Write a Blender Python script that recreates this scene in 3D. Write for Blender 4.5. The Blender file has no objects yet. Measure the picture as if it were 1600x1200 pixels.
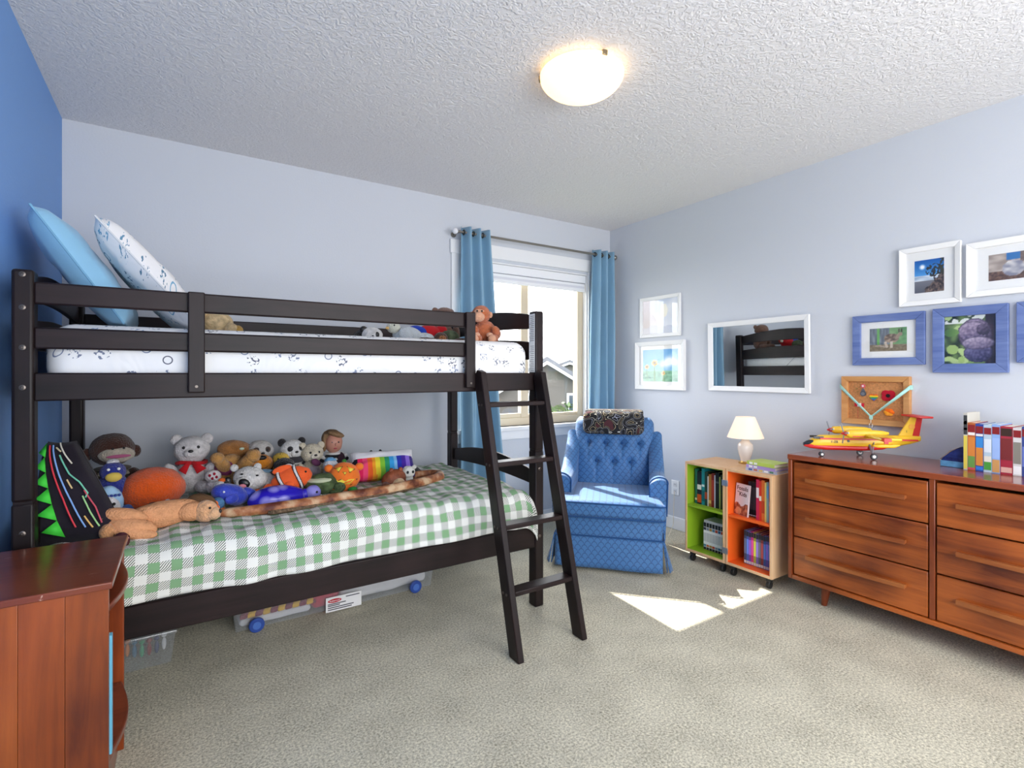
import bpy, bmesh, math, random
from mathutils import Vector, Matrix, Euler, noise as mnoise
random.seed(7)
S = bpy.context.scene
COL = S.collection
R = math.radians
# ---------------------------------------------------------------- camera
cd = bpy.data.cameras.new('camera'); cam = bpy.data.objects.new('camera', cd); COL.objects.link(cam)
cd.sensor_width = 36; cd.lens = 18.0; cd.shift_y = -17/1600; cd.clip_start = .02; cd.clip_end = 300
cam.location = (0, 0, 1.22); cam.rotation_euler = (R(90), 0, R(-33))
S.camera = cam
# ---------------------------------------------------------------- world, sun, exposure
W = bpy.data.worlds.new('world'); S.world = W; W.use_nodes = True
W.node_tree.nodes['Background'].inputs[0].default_value = (.95, .97, 1, 1)
W.node_tree.nodes['Background'].inputs[1].default_value = 5.0
S.view_settings.view_transform = 'Standard'; S.view_settings.look = 'None'
S.view_settings.gamma = 1; S.view_settings.use_curve_mapping = False
S.view_settings.exposure = 0.75
sd = bpy.data.lights.new('sun', 'SUN'); sd.energy = 9; sd.angle = R(.6); sd.color = (1, .95, .86)
sun = bpy.data.objects.new('sun', sd); COL.objects.link(sun)
sun.location = (2.4, 9, 8)
sun.rotation_euler = Vector((0.0, -1, -1.065)).to_track_quat('-Z', 'Y').to_euler()
def portal(name, loc, rot, sx, sy):
    l = bpy.data.lights.new(name, 'AREA'); l.shape = 'RECTANGLE'; l.size = sx; l.size_y = sy; l.cycles.is_portal = True
    o = bpy.data.objects.new(name, l); COL.objects.link(o); o.location = loc; o.rotation_euler = rot
portal('daylight_portal', (2.36, 3.54, 1.44), (R(-90), 0, 0), 1.24, 1.28)
portal('added_fill_portal', (1.35, -1.36, 1.35), (R(90), 0, 0), 2.9, 1.9)  # guides sky light through the added window behind the camera

# ---------------------------------------------------------------- helpers
def lin(c):
    if isinstance(c, str):
        c = c.lstrip('#'); c = [int(c[i:i+2], 16)/255 for i in (0, 2, 4)]
    return tuple(x/12.92 if x <= .04045 else ((x+.055)/1.055)**2.4 for x in c[:3])
MC = {}
def nodes(m):
    m.use_nodes = True; return m.node_tree.nodes, m.node_tree.links, m.node_tree.nodes['Principled BSDF']
def N(nt, t, **k):
    n = nt.new(t)
    for a, b in k.items():
        if a.startswith('i'): n.inputs[int(a[1:])].default_value = b
        else: setattr(n, a, b)
    return n
def mat(c, rough=.6, bump=0, bs=200, var=0, vs=6, metal=0, key=None, emit=None, es=0, spec=.5, sheen=0, coat=0):
    k = (c, rough, bump, bs, var, vs, metal, emit, es, spec, sheen, coat)
    if k in MC: return MC[k]
    m = bpy.data.materials.new(key or 'mat_%s' % (c if isinstance(c, str) else 'c').lstrip('#')); MC[k] = m
    nt, L, b = nodes(m); l = lin(c)
    b.inputs['Base Color'].default_value = (*l, 1); b.inputs['Roughness'].default_value = rough
    b.inputs['Metallic'].default_value = metal; b.inputs['Specular IOR Level'].default_value = spec
    b.inputs['Sheen Weight'].default_value = sheen; b.inputs['Coat Weight'].default_value = coat
    if emit: b.inputs['Emission Color'].default_value = (*lin(emit), 1); b.inputs['Emission Strength'].default_value = es
    tc = N(nt, 'ShaderNodeTexCoord')
    if var:
        n = N(nt, 'ShaderNodeTexNoise'); n.inputs['Scale'].default_value = vs; n.inputs['Detail'].default_value = 4
        L.new(tc.outputs['Object'], n.inputs['Vector'])
        r = N(nt, 'ShaderNodeValToRGB'); L.new(n.outputs['Fac'], r.inputs[0])
        r.color_ramp.elements[0].position = .3; r.color_ramp.elements[1].position = .7
        r.color_ramp.elements[0].color = (*[x*(1-var) for x in l], 1)
        r.color_ramp.elements[1].color = (*[min(1, x*(1+var*.6)+var*.02) for x in l], 1)
        L.new(r.outputs[0], b.inputs['Base Color'])
    if bump:
        n = N(nt, 'ShaderNodeTexNoise'); n.inputs['Scale'].default_value = bs; n.inputs['Detail'].default_value = 3
        L.new(tc.outputs['Object'], n.inputs['Vector'])
        bp = N(nt, 'ShaderNodeBump'); bp.inputs['Strength'].default_value = bump; bp.inputs['Distance'].default_value = .01
        L.new(n.outputs['Fac'], bp.inputs['Height']); L.new(bp.outputs[0], b.inputs['Normal'])
    return m
def fur(c, var=.22): return mat(c, .95, 1.0, 150, var, 45, spec=.1, sheen=.3)
def cloth(c, var=.06): return mat(c, .9, .25, 500, var, 10, spec=.2, sheen=.1)
def plas(c, rough=.35): return mat(c, rough)
def wood(key, c1, c2, axis=0, scale=9, rough=.35, coat=0, dist=3.5, spec=.4):
    if key in MC: return MC[key]
    m = bpy.data.materials.new(key); MC[key] = m
    nt, L, b = nodes(m)
    tc = N(nt, 'ShaderNodeTexCoord'); mp = N(nt, 'ShaderNodeMapping')
    sc = [7, 7, 7]; sc[axis] = .6; mp.inputs['Scale'].default_value = sc
    L.new(tc.outputs['Object'], mp.inputs[0])
    n = N(nt, 'ShaderNodeTexNoise'); n.inputs['Scale'].default_value = scale*.35; n.inputs['Detail'].default_value = 7
    n.inputs['Roughness'].default_value = .65; n.inputs['Distortion'].default_value = dist*.2
    L.new(mp.outputs[0], n.inputs['Vector'])
    n2 = N(nt, 'ShaderNodeTexNoise'); n2.inputs['Scale'].default_value = 3.2; n2.inputs['Detail'].default_value = 2
    L.new(tc.outputs['Object'], n2.inputs['Vector'])
    ad = N(nt, 'ShaderNodeMath', operation='MULTIPLY_ADD'); ad.inputs[1].default_value = .55
    L.new(n2.outputs['Fac'], ad.inputs[0]); 
    mu = N(nt, 'ShaderNodeMath', operation='MULTIPLY'); mu.inputs[1].default_value = .55; L.new(n.outputs['Fac'], mu.inputs[0])
    L.new(mu.outputs[0], ad.inputs[2])
    r = N(nt, 'ShaderNodeValToRGB'); L.new(ad.outputs[0], r.inputs[0])
    r.color_ramp.elements[0].position = .4; r.color_ramp.elements[1].position = .68
    r.color_ramp.elements[0].color = (*lin(c1), 1); r.color_ramp.elements[1].color = (*lin(c2), 1)
    L.new(r.outputs[0], b.inputs['Base Color']); b.inputs['Roughness'].default_value = rough; b.inputs['Coat Weight'].default_value = coat
    b.inputs['Coat Roughness'].default_value = .15; b.inputs['Specular IOR Level'].default_value = spec
    return m
def attr_mat(key, rough=.5):
    if key in MC: return MC[key]
    m = bpy.data.materials.new(key); MC[key] = m
    nt, L, b = nodes(m); a = N(nt, 'ShaderNodeAttribute', attribute_name='Col')
    L.new(a.outputs['Color'], b.inputs['Base Color']); b.inputs['Roughness'].default_value = rough
    return m
def glass_mat(key='clear_pane', tint=(1, 1, 1), ior=1.45, rough=.01, fac=None, haze=0):
    if key in MC: return MC[key]
    m = bpy.data.materials.new(key); MC[key] = m; m.use_nodes = True
    nt, L = m.node_tree.nodes, m.node_tree.links; nt.clear()
    o = N(nt, 'ShaderNodeOutputMaterial'); mx = N(nt, 'ShaderNodeMixShader')
    t = N(nt, 'ShaderNodeBsdfTransparent'); t.inputs[0].default_value = (*tint, 1)
    g = N(nt, 'ShaderNodeBsdfGlossy'); g.inputs['Roughness'].default_value = rough
    if fac is None:
        f = N(nt, 'ShaderNodeLayerWeight'); p = N(nt, 'ShaderNodeMath', operation='POWER'); p.inputs[1].default_value = 4
        a = N(nt, 'ShaderNodeMath', operation='MULTIPLY_ADD'); a.inputs[1].default_value = .7; a.inputs[2].default_value = .04
        f.inputs[0].default_value = .5; L.new(f.outputs['Facing'], p.inputs[0]); L.new(p.outputs[0], a.inputs[0]); L.new(a.outputs[0], mx.inputs[0])
    else: mx.inputs[0].default_value = fac
    L.new(t.outputs[0], mx.inputs[1]); L.new(g.outputs[0], mx.inputs[2])
    if haze:
        m2 = N(nt, 'ShaderNodeMixShader'); m2.inputs[0].default_value = haze; d = N(nt, 'ShaderNodeBsdfDiffuse'); d.inputs[0].default_value = (.9, .92, .94, 1)
        L.new(mx.outputs[0], m2.inputs[1]); L.new(d.outputs[0], m2.inputs[2]); L.new(m2.outputs[0], o.inputs[0])
    else: L.new(mx.outputs[0], o.inputs[0])
    return m

class MB:
    def __init__(s): s.v = []; s.f = []; s.m = []; s.uv = None
    def add(s, vs, fs, mi=0, M=None):
        o = len(s.v)
        s.v += [tuple(M @ Vector(p)) if M else tuple(p) for p in vs]
        s.f += [tuple(i+o for i in q) for q in fs]; s.m += [mi]*len(fs); return s
    def box(s, x0, x1, y0, y1, z0, z1, mi=0, M=None):
        v = [(x, y, z) for z in (z0, z1) for y in (y0, y1) for x in (x0, x1)]
        return s.add(v, [(0, 2, 3, 1), (4, 5, 7, 6), (0, 1, 5, 4), (2, 6, 7, 3), (0, 4, 6, 2), (1, 3, 7, 5)], mi, M)
    def ell(s, c, r, rot=(0, 0, 0), seg=20, mi=0, fn=None):
        if not hasattr(r, '__len__'): r = (r, r, r)
        E_ = Euler([R(a) for a in rot]).to_matrix(); n = max(6, seg//2+2); vs = []; fs = []
        for i in range(n+1):
            th = math.pi*i/n
            for j in range(seg):
                p = Vector((math.sin(th)*math.cos(2*math.pi*j/seg), math.sin(th)*math.sin(2*math.pi*j/seg), math.cos(th)))
                if fn: p = fn(p)
                vs.append(Vector(c)+E_ @ Vector((p.x*r[0], p.y*r[1], p.z*r[2])))
        for i in range(n):
            for j in range(seg):
                a, b = i*seg+j, i*seg+(j+1) % seg
                if i == 0: fs.append((a, a+seg, b+seg))
                elif i == n-1: fs.append((a, a+seg, b))
                else: fs.append((a, a+seg, b+seg, b))
        return s.add(vs, fs, mi)
    def tube(s, pts, r, seg=10, mi=0, caps=True, closed=False):
        pts = [Vector(p) for p in pts]; n = len(pts); vs = []; fs = []
        rr = r if hasattr(r, '__len__') else [r]*n
        up = None
        for i, p in enumerate(pts):
            if closed: d = pts[(i+1) % n]-pts[i-1]
            else: d = pts[min(i+1, n-1)]-pts[max(i-1, 0)]
            d.normalize()
            if up is None: up = Vector((0, 0, 1)) if abs(d.z) < .9 else Vector((1, 0, 0))
            a = d.cross(up).normalized(); b = a.cross(d).normalized(); up = b
            for j in range(seg):
                t = 2*math.pi*j/seg; vs.append(p+a*math.cos(t)*rr[i]+b*math.sin(t)*rr[i])
        for i in range(n if closed else n-1):
            for j in range(seg):
                k = (i+1) % n
                fs.append((i*seg+j, i*seg+(j+1) % seg, k*seg+(j+1) % seg, k*seg+j))
        if caps and not closed: fs += [tuple(range(seg))[::-1], tuple(range((n-1)*seg, n*seg))]
        return s.add(vs, fs, mi)
    def cyl(s, p0, p1, r0, r1=None, seg=16, mi=0): return s.tube([p0, p1], [r0, r0 if r1 is None else r1], seg, mi)
    def lathe(s, prof, c=(0, 0, 0), seg=24, mi=0, M=None):
        vs = []; fs = []; n = len(prof)
        for (r, z) in prof:
            for j in range(seg):
                t = 2*math.pi*j/seg; vs.append((c[0]+r*math.cos(t), c[1]+r*math.sin(t), c[2]+z))
        for i in range(n-1):
            for j in range(seg):
                fs.append((i*seg+j, i*seg+(j+1) % seg, (i+1)*seg+(j+1) % seg, (i+1)*seg+j))
        if prof[0][0] > 1e-5: fs.append(tuple(range(seg))[::-1])
        if prof[-1][0] > 1e-5: fs.append(tuple(range((n-1)*seg, n*seg)))
        return s.add(vs, fs, mi, M)
    def prism(s, poly, a, b, axis='y', mi=0, M=None):
        n = len(poly)
        def P(p, t): return {'y': (p[0], t, p[1]), 'x': (t, p[0], p[1]), 'z': (p[0], p[1], t)}[axis]
        vs = [P(p, a) for p in poly]+[P(p, b) for p in poly]
        fs = [tuple(range(n)), tuple(range(n, 2*n))[::-1]]+[(i, i+n, (i+1) % n+n, (i+1) % n) for i in range(n)]
        return s.add(vs, fs, mi, M)
    def grid(s, nx, ny, fn, mi=0, uv=None):
        o = len(s.v); vs = [fn(i/nx, j/ny) for j in range(ny+1) for i in range(nx+1)]
        fs = [(j*(nx+1)+i, j*(nx+1)+i+1, (j+1)*(nx+1)+i+1, (j+1)*(nx+1)+i) for j in range(ny) for i in range(nx)]
        if uv: s.uv = {o+j*(nx+1)+i: uv(i/nx, j/ny) for j in range(ny+1) for i in range(nx+1)}
        return s.add(vs, fs, mi)
    def build(s, name, mats, parent=None, world=False, smooth=40, bevel=0, solid=0, sub=0, bseg=2):
        me = bpy.data.meshes.new(name); me.from_pydata(s.v, [], s.f)
        mats = mats if isinstance(mats, (list, tuple)) else [mats]
        for m in mats: me.materials.append(m)
        me.polygons.foreach_set('material_index', s.m)
        if s.uv:
            u = me.uv_layers.new(name='UVMap')
            for lp in me.loops: u.data[lp.index].uv = s.uv.get(lp.vertex_index, (0, 0))
        b = bmesh.new(); b.from_mesh(me); bmesh.ops.recalc_face_normals(b, faces=b.faces); b.to_mesh(me); b.free()
        if smooth: me.shade_smooth(); me.set_sharp_from_angle(angle=R(smooth))
        o = bpy.data.objects.new(name, me); COL.objects.link(o)
        if parent:
            o.parent = parent
            if world: o.matrix_parent_inverse = pmat(parent).inverted()
        if solid: x = o.modifiers.new('solid', 'SOLIDIFY'); x.thickness = solid; x.offset = 0
        if bevel: x = o.modifiers.new('bevel', 'BEVEL'); x.width = bevel; x.segments = bseg; x.limit_method = 'ANGLE'; x.angle_limit = R(40)
        if sub: x = o.modifiers.new('sub', 'SUBSURF'); x.levels = sub; x.render_levels = sub
        return o
def pmat(o):
    m = Matrix.Translation(o.location) @ o.rotation_euler.to_matrix().to_4x4()
    if o.parent: m = pmat(o.parent) @ o.matrix_parent_inverse @ m
    return m
def tag(o, label=None, cat=None, group=None, kind=None):
    if label: o['label'] = label
    if cat: o['category'] = cat
    if group: o['group'] = group
    if kind: o['kind'] = kind
    return o
def thing(name, label, cat, loc=(0, 0, 0), rz=0, group=None, rx=0, ry=0):
    o = bpy.data.objects.new(name, None); COL.objects.link(o); o.empty_display_size = .05
    o.location = loc; o.rotation_euler = (R(rx), R(ry), R(rz)); return tag(o, label, cat, group)
def struct(name, mb, m, label=None, **k):
    o = mb.build(name, m, **k); o['kind'] = 'structure'
    if label: o['label'] = label
    return o
def boxpart(name, m, parent, *b, bevel=0, world=False): return MB().box(*b).build(name, m, parent, world=world, bevel=bevel)
def rbox(x0, x1, y0, y1, z0, z1, r=.03, n=5):
    # soft rounded box (superellipsoid-ish) as a dense grid box with rounded corners
    mb = MB(); c = Vector(((x0+x1)/2, (y0+y1)/2, (z0+z1)/2)); h = Vector(((x1-x0)/2, (y1-y0)/2, (z1-z0)/2)); r = min(r, *h)
    b = bmesh.new(); bmesh.ops.create_cube(b, size=2)
    for v in b.verts: v.co = Vector((v.co.x*h.x, v.co.y*h.y, v.co.z*h.z))
    bmesh.ops.bevel(b, geom=b.edges[:], offset=r, segments=n, profile=.5, affect='EDGES')
    b.verts.ensure_lookup_table(); mb.add([v.co+c for v in b.verts], [tuple(v.index for v in f.verts) for f in b.faces]); b.free(); return mb
def text(body, size, m, parent, M, align='CENTER', ext=.0004, bold=0):
    cu = bpy.data.curves.new('t', 'FONT'); cu.body = body; cu.size = size; cu.align_x = align; cu.align_y = 'CENTER'; cu.extrude = ext; cu.offset = bold
    o = bpy.data.objects.new('t', cu); COL.objects.link(o)
    dg = bpy.context.evaluated_depsgraph_get(); dg.update()
    me = bpy.data.meshes.new_from_object(o.evaluated_get(dg)); bpy.data.objects.remove(o)
    me.name = 'lettering'; me.materials.clear(); me.materials.append(m); me.transform(M)
    q = bpy.data.objects.new('lettering', me); COL.objects.link(q); q.parent = parent; return q
def colgrid(name, nx, nz, w, h, fn, parent, x0=0, z0=0, y=0, rough=.45):
    # a flat print: vertex-coloured sheet in local xz, seen from -y; fn(u,v)->sRGB
    mb = MB().grid(nx, nz, lambda u, v: (x0+u*w, y, z0+v*h))
    o = mb.build(name, attr_mat('print_colour', rough), parent, smooth=0)
    a = o.data.color_attributes.new('Col', 'FLOAT_COLOR', 'POINT')
    k = 0
    for j in range(nz+1):
        for i in range(nx+1):
            c = lin([min(1, max(0, q)) for q in fn(i/nx, j/nz)]); a.data[k].color = (*c, 1); k += 1
    return o
def nz(x, y, s=1, seed=0): return mnoise.noise(Vector((x*s+seed*7.3, y*s-seed*3.1, seed*1.7)))
def mixc(a, b, t): t = min(1, max(0, t)); return tuple(p*(1-t)+q*t for p, q in zip(a, b))
def hx(c): c = c.lstrip('#'); return tuple(int(c[i:i+2], 16)/255 for i in (0, 2, 4))

# ---------------------------------------------------------------- materials of the room
M_wall = mat('#cdd0d6', .75, .06, 90, key='wall_paint')
M_blue = mat('#74a0dc', .6, .06, 90, key='blue_wall_paint')
M_white = mat('#eeeeee', .45, key='white_trim')
M_ceil = mat('#e8e5e4', .9, key='ceiling_texture')
nt, L, b = nodes(M_ceil)
tc = N(nt, 'ShaderNodeTexCoord'); n = N(nt, 'ShaderNodeTexNoise'); n.inputs['Scale'].default_value = 42; n.inputs['Detail'].default_value = 3; n.inputs['Distortion'].default_value = 1.2
L.new(tc.outputs['Object'], n.inputs['Vector']); rp = N(nt, 'ShaderNodeValToRGB'); rp.color_ramp.elements[0].position = .42; rp.color_ramp.elements[1].position = .6
L.new(n.outputs['Fac'], rp.inputs[0]); bp = N(nt, 'ShaderNodeBump'); bp.inputs['Strength'].default_value = .35; bp.inputs['Distance'].default_value = .012
L.new(rp.outputs[0], bp.inputs['Height']); L.new(bp.outputs[0], b.inputs['Normal'])
M_carpet = bpy.data.materials.new('carpet'); nt, L, b = nodes(M_carpet)
tc = N(nt, 'ShaderNodeTexCoord')
n = N(nt, 'ShaderNodeTexNoise'); n.inputs['Scale'].default_value = 120; n.inputs['Detail'].default_value = 8; n.inputs['Roughness'].default_value = .8; L.new(tc.outputs['Object'], n.inputs['Vector'])
n2 = N(nt, 'ShaderNodeTexNoise'); n2.inputs['Scale'].default_value = 5; n2.inputs['Detail'].default_value = 5; L.new(tc.outputs['Object'], n2.inputs['Vector'])
ad = N(nt, 'ShaderNodeMath', operation='MULTIPLY_ADD'); ad.inputs[1].default_value = .12; L.new(n2.outputs['Fac'], ad.inputs[0])
mu = N(nt, 'ShaderNodeMath', operation='MULTIPLY'); mu.inputs[1].default_value = .88; L.new(n.outputs['Fac'], mu.inputs[0]); L.new(mu.outputs[0], ad.inputs[2])
rp = N(nt, 'ShaderNodeValToRGB'); L.new(ad.outputs[0], rp.inputs[0])
rp.color_ramp.elements[0].position = .36; rp.color_ramp.elements[0].color = (*lin('#6f6a5c'), 1)
rp.color_ramp.elements[1].position = .60; rp.color_ramp.elements[1].color = (*lin('#eae3cc'), 1)
L.new(rp.outputs[0], b.inputs['Base Color']); b.inputs['Roughness'].default_value = 1; b.inputs['Specular IOR Level'].default_value = .1
bp = N(nt, 'ShaderNodeBump'); bp.inputs['Strength'].default_value = .3; bp.inputs['Distance'].default_value = .008
L.new(n.outputs['Fac'], bp.inputs['Height']); L.new(bp.outputs[0], b.inputs['Normal'])

# ---------------------------------------------------------------- room shell
XL, XR, YB, YR, HC = -.495, 3.252, 3.388, -1.3, 2.5
struct('floor', MB().box(XL-.15, XR+.15, YR-.15, YB+.15, -.12, 0), M_carpet, 'grey beige cut pile carpet', smooth=0)
struct('ceiling', MB().box(XL-.15, XR+.15, YR-.15, YB+.15, HC, HC+.12), M_ceil, 'white knockdown textured ceiling', smooth=0)
WX0, WX1, WZ0, WZ1 = 1.74, 2.985, .80, 2.08
def holed(x0, x1, y0, y1, z0, z1, a0, a1, c0, c1):
    return MB().box(x0, a0, y0, y1, z0, z1).box(a1, x1, y0, y1, z0, z1).box(a0, a1, y0, y1, z0, c0).box(a0, a1, y0, y1, c1, z1)
struct('wall_back', holed(XL-.15, XR+.15, YB, YB+.15, 0, HC, WX0, WX1, WZ0, WZ1), M_wall, 'pale lavender back wall', smooth=0)
struct('wall_rear', holed(XL-.15, XR+.15, YR-.15, YR, 0, HC, -.1, 2.8, .4, 2.3), M_wall, smooth=0)  # opening cut for the added window that lets in fill light
struct('wall_right', MB().box(XR, XR+.15, YR-.15, YB+.15, 0, HC), M_wall, 'pale lavender right wall', smooth=0)
struct('wall_left', MB().box(XL-.15, XL, YR-.15, YB+.15, 0, HC), M_blue, 'medium blue accent wall', smooth=0)
def base(name, *b): struct(name, MB().box(*b), M_white, bevel=.006, smooth=0)
base('baseboard_right', XR-.014, XR, YR, YB, 0, .10)
base('baseboard_back', XL, XR-.014, YB-.014, YB, 0, .10)
base('baseboard_left', XL, XL+.014, YR, YB-.014, 0, .10)
# window
M_vinyl = mat('#d9c9ae', .5, key='tan_vinyl')
win = bpy.data.objects.new('window_1', None); COL.objects.link(win); win.location = (2.36, YB, .8); win['kind'] = 'structure'; win['label'] = 'sliding window with tan vinyl frame and white casing'
def wp(name, m, *b, bevel=.003): return boxpart(name, m, win, *b, world=True, bevel=bevel)
y0, y1 = YB+.05, YB+.11
wp('window_frame', M_vinyl, WX0, WX0+.06, y0, y1, WZ0, WZ1); wp('window_frame', M_vinyl, WX1-.07, WX1, y0, y1, WZ0, WZ1)
wp('window_frame', M_vinyl, WX0+.06, WX1-.07, y0, y1, WZ0, WZ0+.06); wp('window_frame', M_vinyl, WX0+.06, WX1-.07, y0, y1, WZ1-.06, WZ1)
wp('mullion', M_vinyl, 2.325, 2.395, y0+.005, y1-.005, WZ0+.06, WZ1-.06)
wp('sash_rail', M_vinyl, WX0+.06, 2.325, y0+.01, y1-.015, WZ0+.06, WZ0+.095); wp('sash_rail', M_vinyl, 2.395, WX1-.07, y0+.01, y1-.015, WZ0+.06, WZ0+.085)
G = glass_mat()
wp('pane', G, WX0+.06, 2.325, y0+.028, y0+.032, WZ0+.095, WZ1-.06, bevel=0); wp('pane', G, 2.395, WX1-.07, y0+.028, y0+.032, WZ0+.085, WZ1-.06, bevel=0)
wp('jamb', M_white, WX0-.001, WX0+.012, YB, y0, WZ0, WZ1); wp('jamb', M_white, WX1-.012, WX1+.001, YB, y0, WZ0, WZ1)
wp('jamb', M_white, WX0, WX1, YB, y0, WZ1-.012, WZ1)
wp('casing', M_white, WX0-.075, WX0, YB-.018, YB, WZ0-.02, WZ1+.075); wp('casing', M_white, WX1, WX1+.075, YB-.018, YB, WZ0-.02, WZ1+.075)
wp('casing', M_white, WX0-.085, WX1+.085, YB-.022, YB, WZ1+.02, WZ1+.12); wp('window_sill', M_white, WX0-.09, WX1+.09, YB-.045, y0, WZ0-.03, WZ0)
wp('apron', M_white, WX0-.075, WX1+.075, YB-.018, YB, WZ0-.10, WZ0-.03)
rw = bpy.data.objects.new('added_fill_window', None); COL.objects.link(rw); rw.location = (1.35, YR, .4); rw['kind'] = 'structure'  # unseen window added behind the camera to even out the room light
for b_ in ((-.1, -.04, .4, 2.3), (2.74, 2.8, .4, 2.3), (1.32, 1.38, .46, 2.24), (-.04, 2.74, .4, .46), (-.04, 2.74, 2.24, 2.3)):
    boxpart('window_frame', M_white, rw, b_[0], b_[1], YR-.1, YR-.04, b_[2], b_[3], world=True)
# blind
bl = thing('roller_blind', 'white banded roller blind pulled partly down over the window', 'blind', (2.36, YB-.02, 1.93))
boxpart('cassette', mat('#f2f2f4', .5), bl, WX0+.016, WX1-.016, YB+.0, YB+.042, 2.0, 2.066, world=True, bevel=.006)
zb = [mat('#f1f1f3', .8), mat('#dcdce2', .8)]
for i, (z0, z1) in enumerate(((1.975, 2.0), (1.955, 1.975), (1.945, 1.955))):
    boxpart('fabric_band', zb[i % 2], bl, WX0+.02, WX1-.02, YB+.016, YB+.022, z0, z1, world=True)
boxpart('band_seam', mat('#77777c', .7), bl, WX0+.02, WX1-.02, YB+.012, YB+.018, 1.996, 2.001, world=True)
boxpart('bottom_bar', mat('#f4f4f4', .5), bl, WX0+.02, WX1-.02, YB+.010, YB+.028, 1.925, 1.945, world=True, bevel=.004)
# curtain rod + curtains
RY, RZ = 3.285, 2.235
rod = thing('curtain_rod', 'thin brushed metal curtain rod above the window', 'curtain rod', (2.4, YB, RZ))
mm = mat('#8d8880', .35, metal=.8)
MB().cyl((1.66, RY, RZ), (3.2, RY, RZ), .009).build('rod', mm, rod, world=True)
for x in (1.65, 3.21): MB().ell((x, RY, RZ), .022).build('finial', mat('#e8e8ea', .1, spec=.8) if x < 2 else mm, rod, world=True)
for x in (1.685, 3.185): MB().cyl((x, RY, RZ), (x, YB, RZ), .006).lathe([(.02, -.004), (.02, .004)], (0, 0, 0), M=Matrix.Translation((x, YB-.004, RZ)) @ Matrix.Rotation(R(90), 4, 'X')).build('bracket', mm, rod, world=True)
M_curt = mat('#7ea6c0', .42, .1, 300, .06, 5, key='curtain_satin', sheen=.2)
def curtain(label, xa, xb, xa2, xb2, zbot, folds):
    t = thing('curtain', label, 'curtain', ((xa+xb)/2, RY, zbot), group='blue grommet curtains')
    def fn(u, v):
        z = zbot+(RZ+.04-zbot)*v; k = (1-v)
        x = (xa+(xb-xa)*u)*(1-k)+(xa2+(xb2-xa2)*u)*k
        y = RY+.034*math.sin(u*folds*2*math.pi+.4*k)*(1+.25*k)+.008*math.sin(9*v+5*u)*k
        return (x+.01*math.sin(7*v+u*9)*k, min(y, 3.345), z)
    MB().grid(72, 26, fn).build('panel', M_curt, t, world=True, solid=.003, smooth=80)
    for i in range(int(folds*2)):
        u = (i+.5)/(folds*2); x = xa+(xb-xa)*u
        MB().tube([(x, RY+.017*math.cos(a), RZ+.017*math.sin(a)) for a in [k*math.pi/8 for k in range(16)]], .004, 6, closed=True).build('grommet', mat('#4a4540', .35, metal=.7), t, world=True)
    return t
curtain('blue grommet curtain hanging behind the bunk bed post left of window', 1.70, 1.935, 1.70, 2.08, .28, 3)
curtain('blue grommet curtain hanging in the corner behind the blue armchair', 2.96, 3.19, 2.91, 3.21, .12, 3)
# outlet
ot = thing('wall_outlet', 'white wall outlet beside the blue armchair', 'outlet', (XR, 2.66, .325), -90)
boxpart('cover_plate', mat('#f4f4f2', .4), ot, -.037, .037, -.006, 0, -.057, .057, bevel=.003)
for dz in (-.026, .026):
    q = boxpart('socket', mat('#e6e6e4', .4), ot, -.017, .017, -.009, -.004, dz-.017, dz+.017, bevel=.004)
    for dx in (-.006, .006): boxpart('slot', mat('#333333', .6), q, dx-.0012, dx+.0012, -.0095, -.008, dz-.005, dz+.006)
# ceiling lamp
cl = thing('ceiling_light', 'flush frosted glass bowl ceiling light with small metal clips', 'ceiling light', (1.43, 1.66, HC))
MB().lathe([(.0, -.002), (.15, -.002), (.15, -.022), (.0, -.022)]).build('ceiling_plate', mat('#f3ead8', .5), cl)
prof = [(.175*math.sin(a), -.02-.085*(math.cos(a)-.0)) for a in [R(x) for x in range(0, 91, 6)]]
MB().lathe(prof, seg=48).build('glass_bowl', mat('#fff4dd', .35, emit='#ffd08c', es=1.25, key='lit_bowl'), cl, solid=.004)
for a in (20, 140, 260):
    MB().box(.158, .182, -.011, .011, -.032, -.012).build('clip', mat('#9a8a70', .3, metal=.8), cl, bevel=.002).rotation_euler = (0, 0, R(a))


# ---------------------------------------------------------------- outside
struct('ground', MB().box(-20, 60, 3.7, 80, -3.2, -3.0), mat('#3c4a28', .95, var=.3, vs=1), 'lawn outside', smooth=0)
def house(name, label, x, y, w, d, zeave, zpeak, wallc, wins, rz=0):
    t = thing(name, label, 'house', (x, y, -3), rz)
    mw = mat(wallc, .85, var=.05, vs=2); mr = mat('#54565c', .9, .3, 8, .12, 3)
    ze, zp = zeave+3, zpeak+3
    MB().prism([(-w/2, 0), (w/2, 0), (w/2, ze), (0, zp-.1), (-w/2, ze)], -d/2, d/2, 'y').build('wall', mw, t)
    for s in (-1, 1):
        dx = s*(w/2+.4); dz = (zp-ze)*.4/(w/2)
        MB().prism([(0, zp), (dx, ze-dz), (dx, ze-dz+.18), (0, zp+.18)], -d/2-.4, d/2+.4, 'y').build('roof', mr, t)
        MB().prism([(0, zp-.02), (dx, ze-dz-.02), (dx, ze-dz-.16), (0, zp-.18)], -d/2-.42, -d/2-.3, 'y').build('barge_board', mat('#a8a8a8', .6), t)
    for (wx, wz, ww, wh) in wins:
        f = boxpart('window', mat('#b0b0b0', .5), t, wx-ww/2, wx+ww/2, -d/2-.06, -d/2+.02, wz+3, wz+3+wh)
        boxpart('pane', mat('#2c3640', .1), f, wx-ww/2+.1, wx+ww/2-.1, -d/2-.08, -d/2-.03, wz+3.1, wz+3+wh-.1)
    return t
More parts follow.
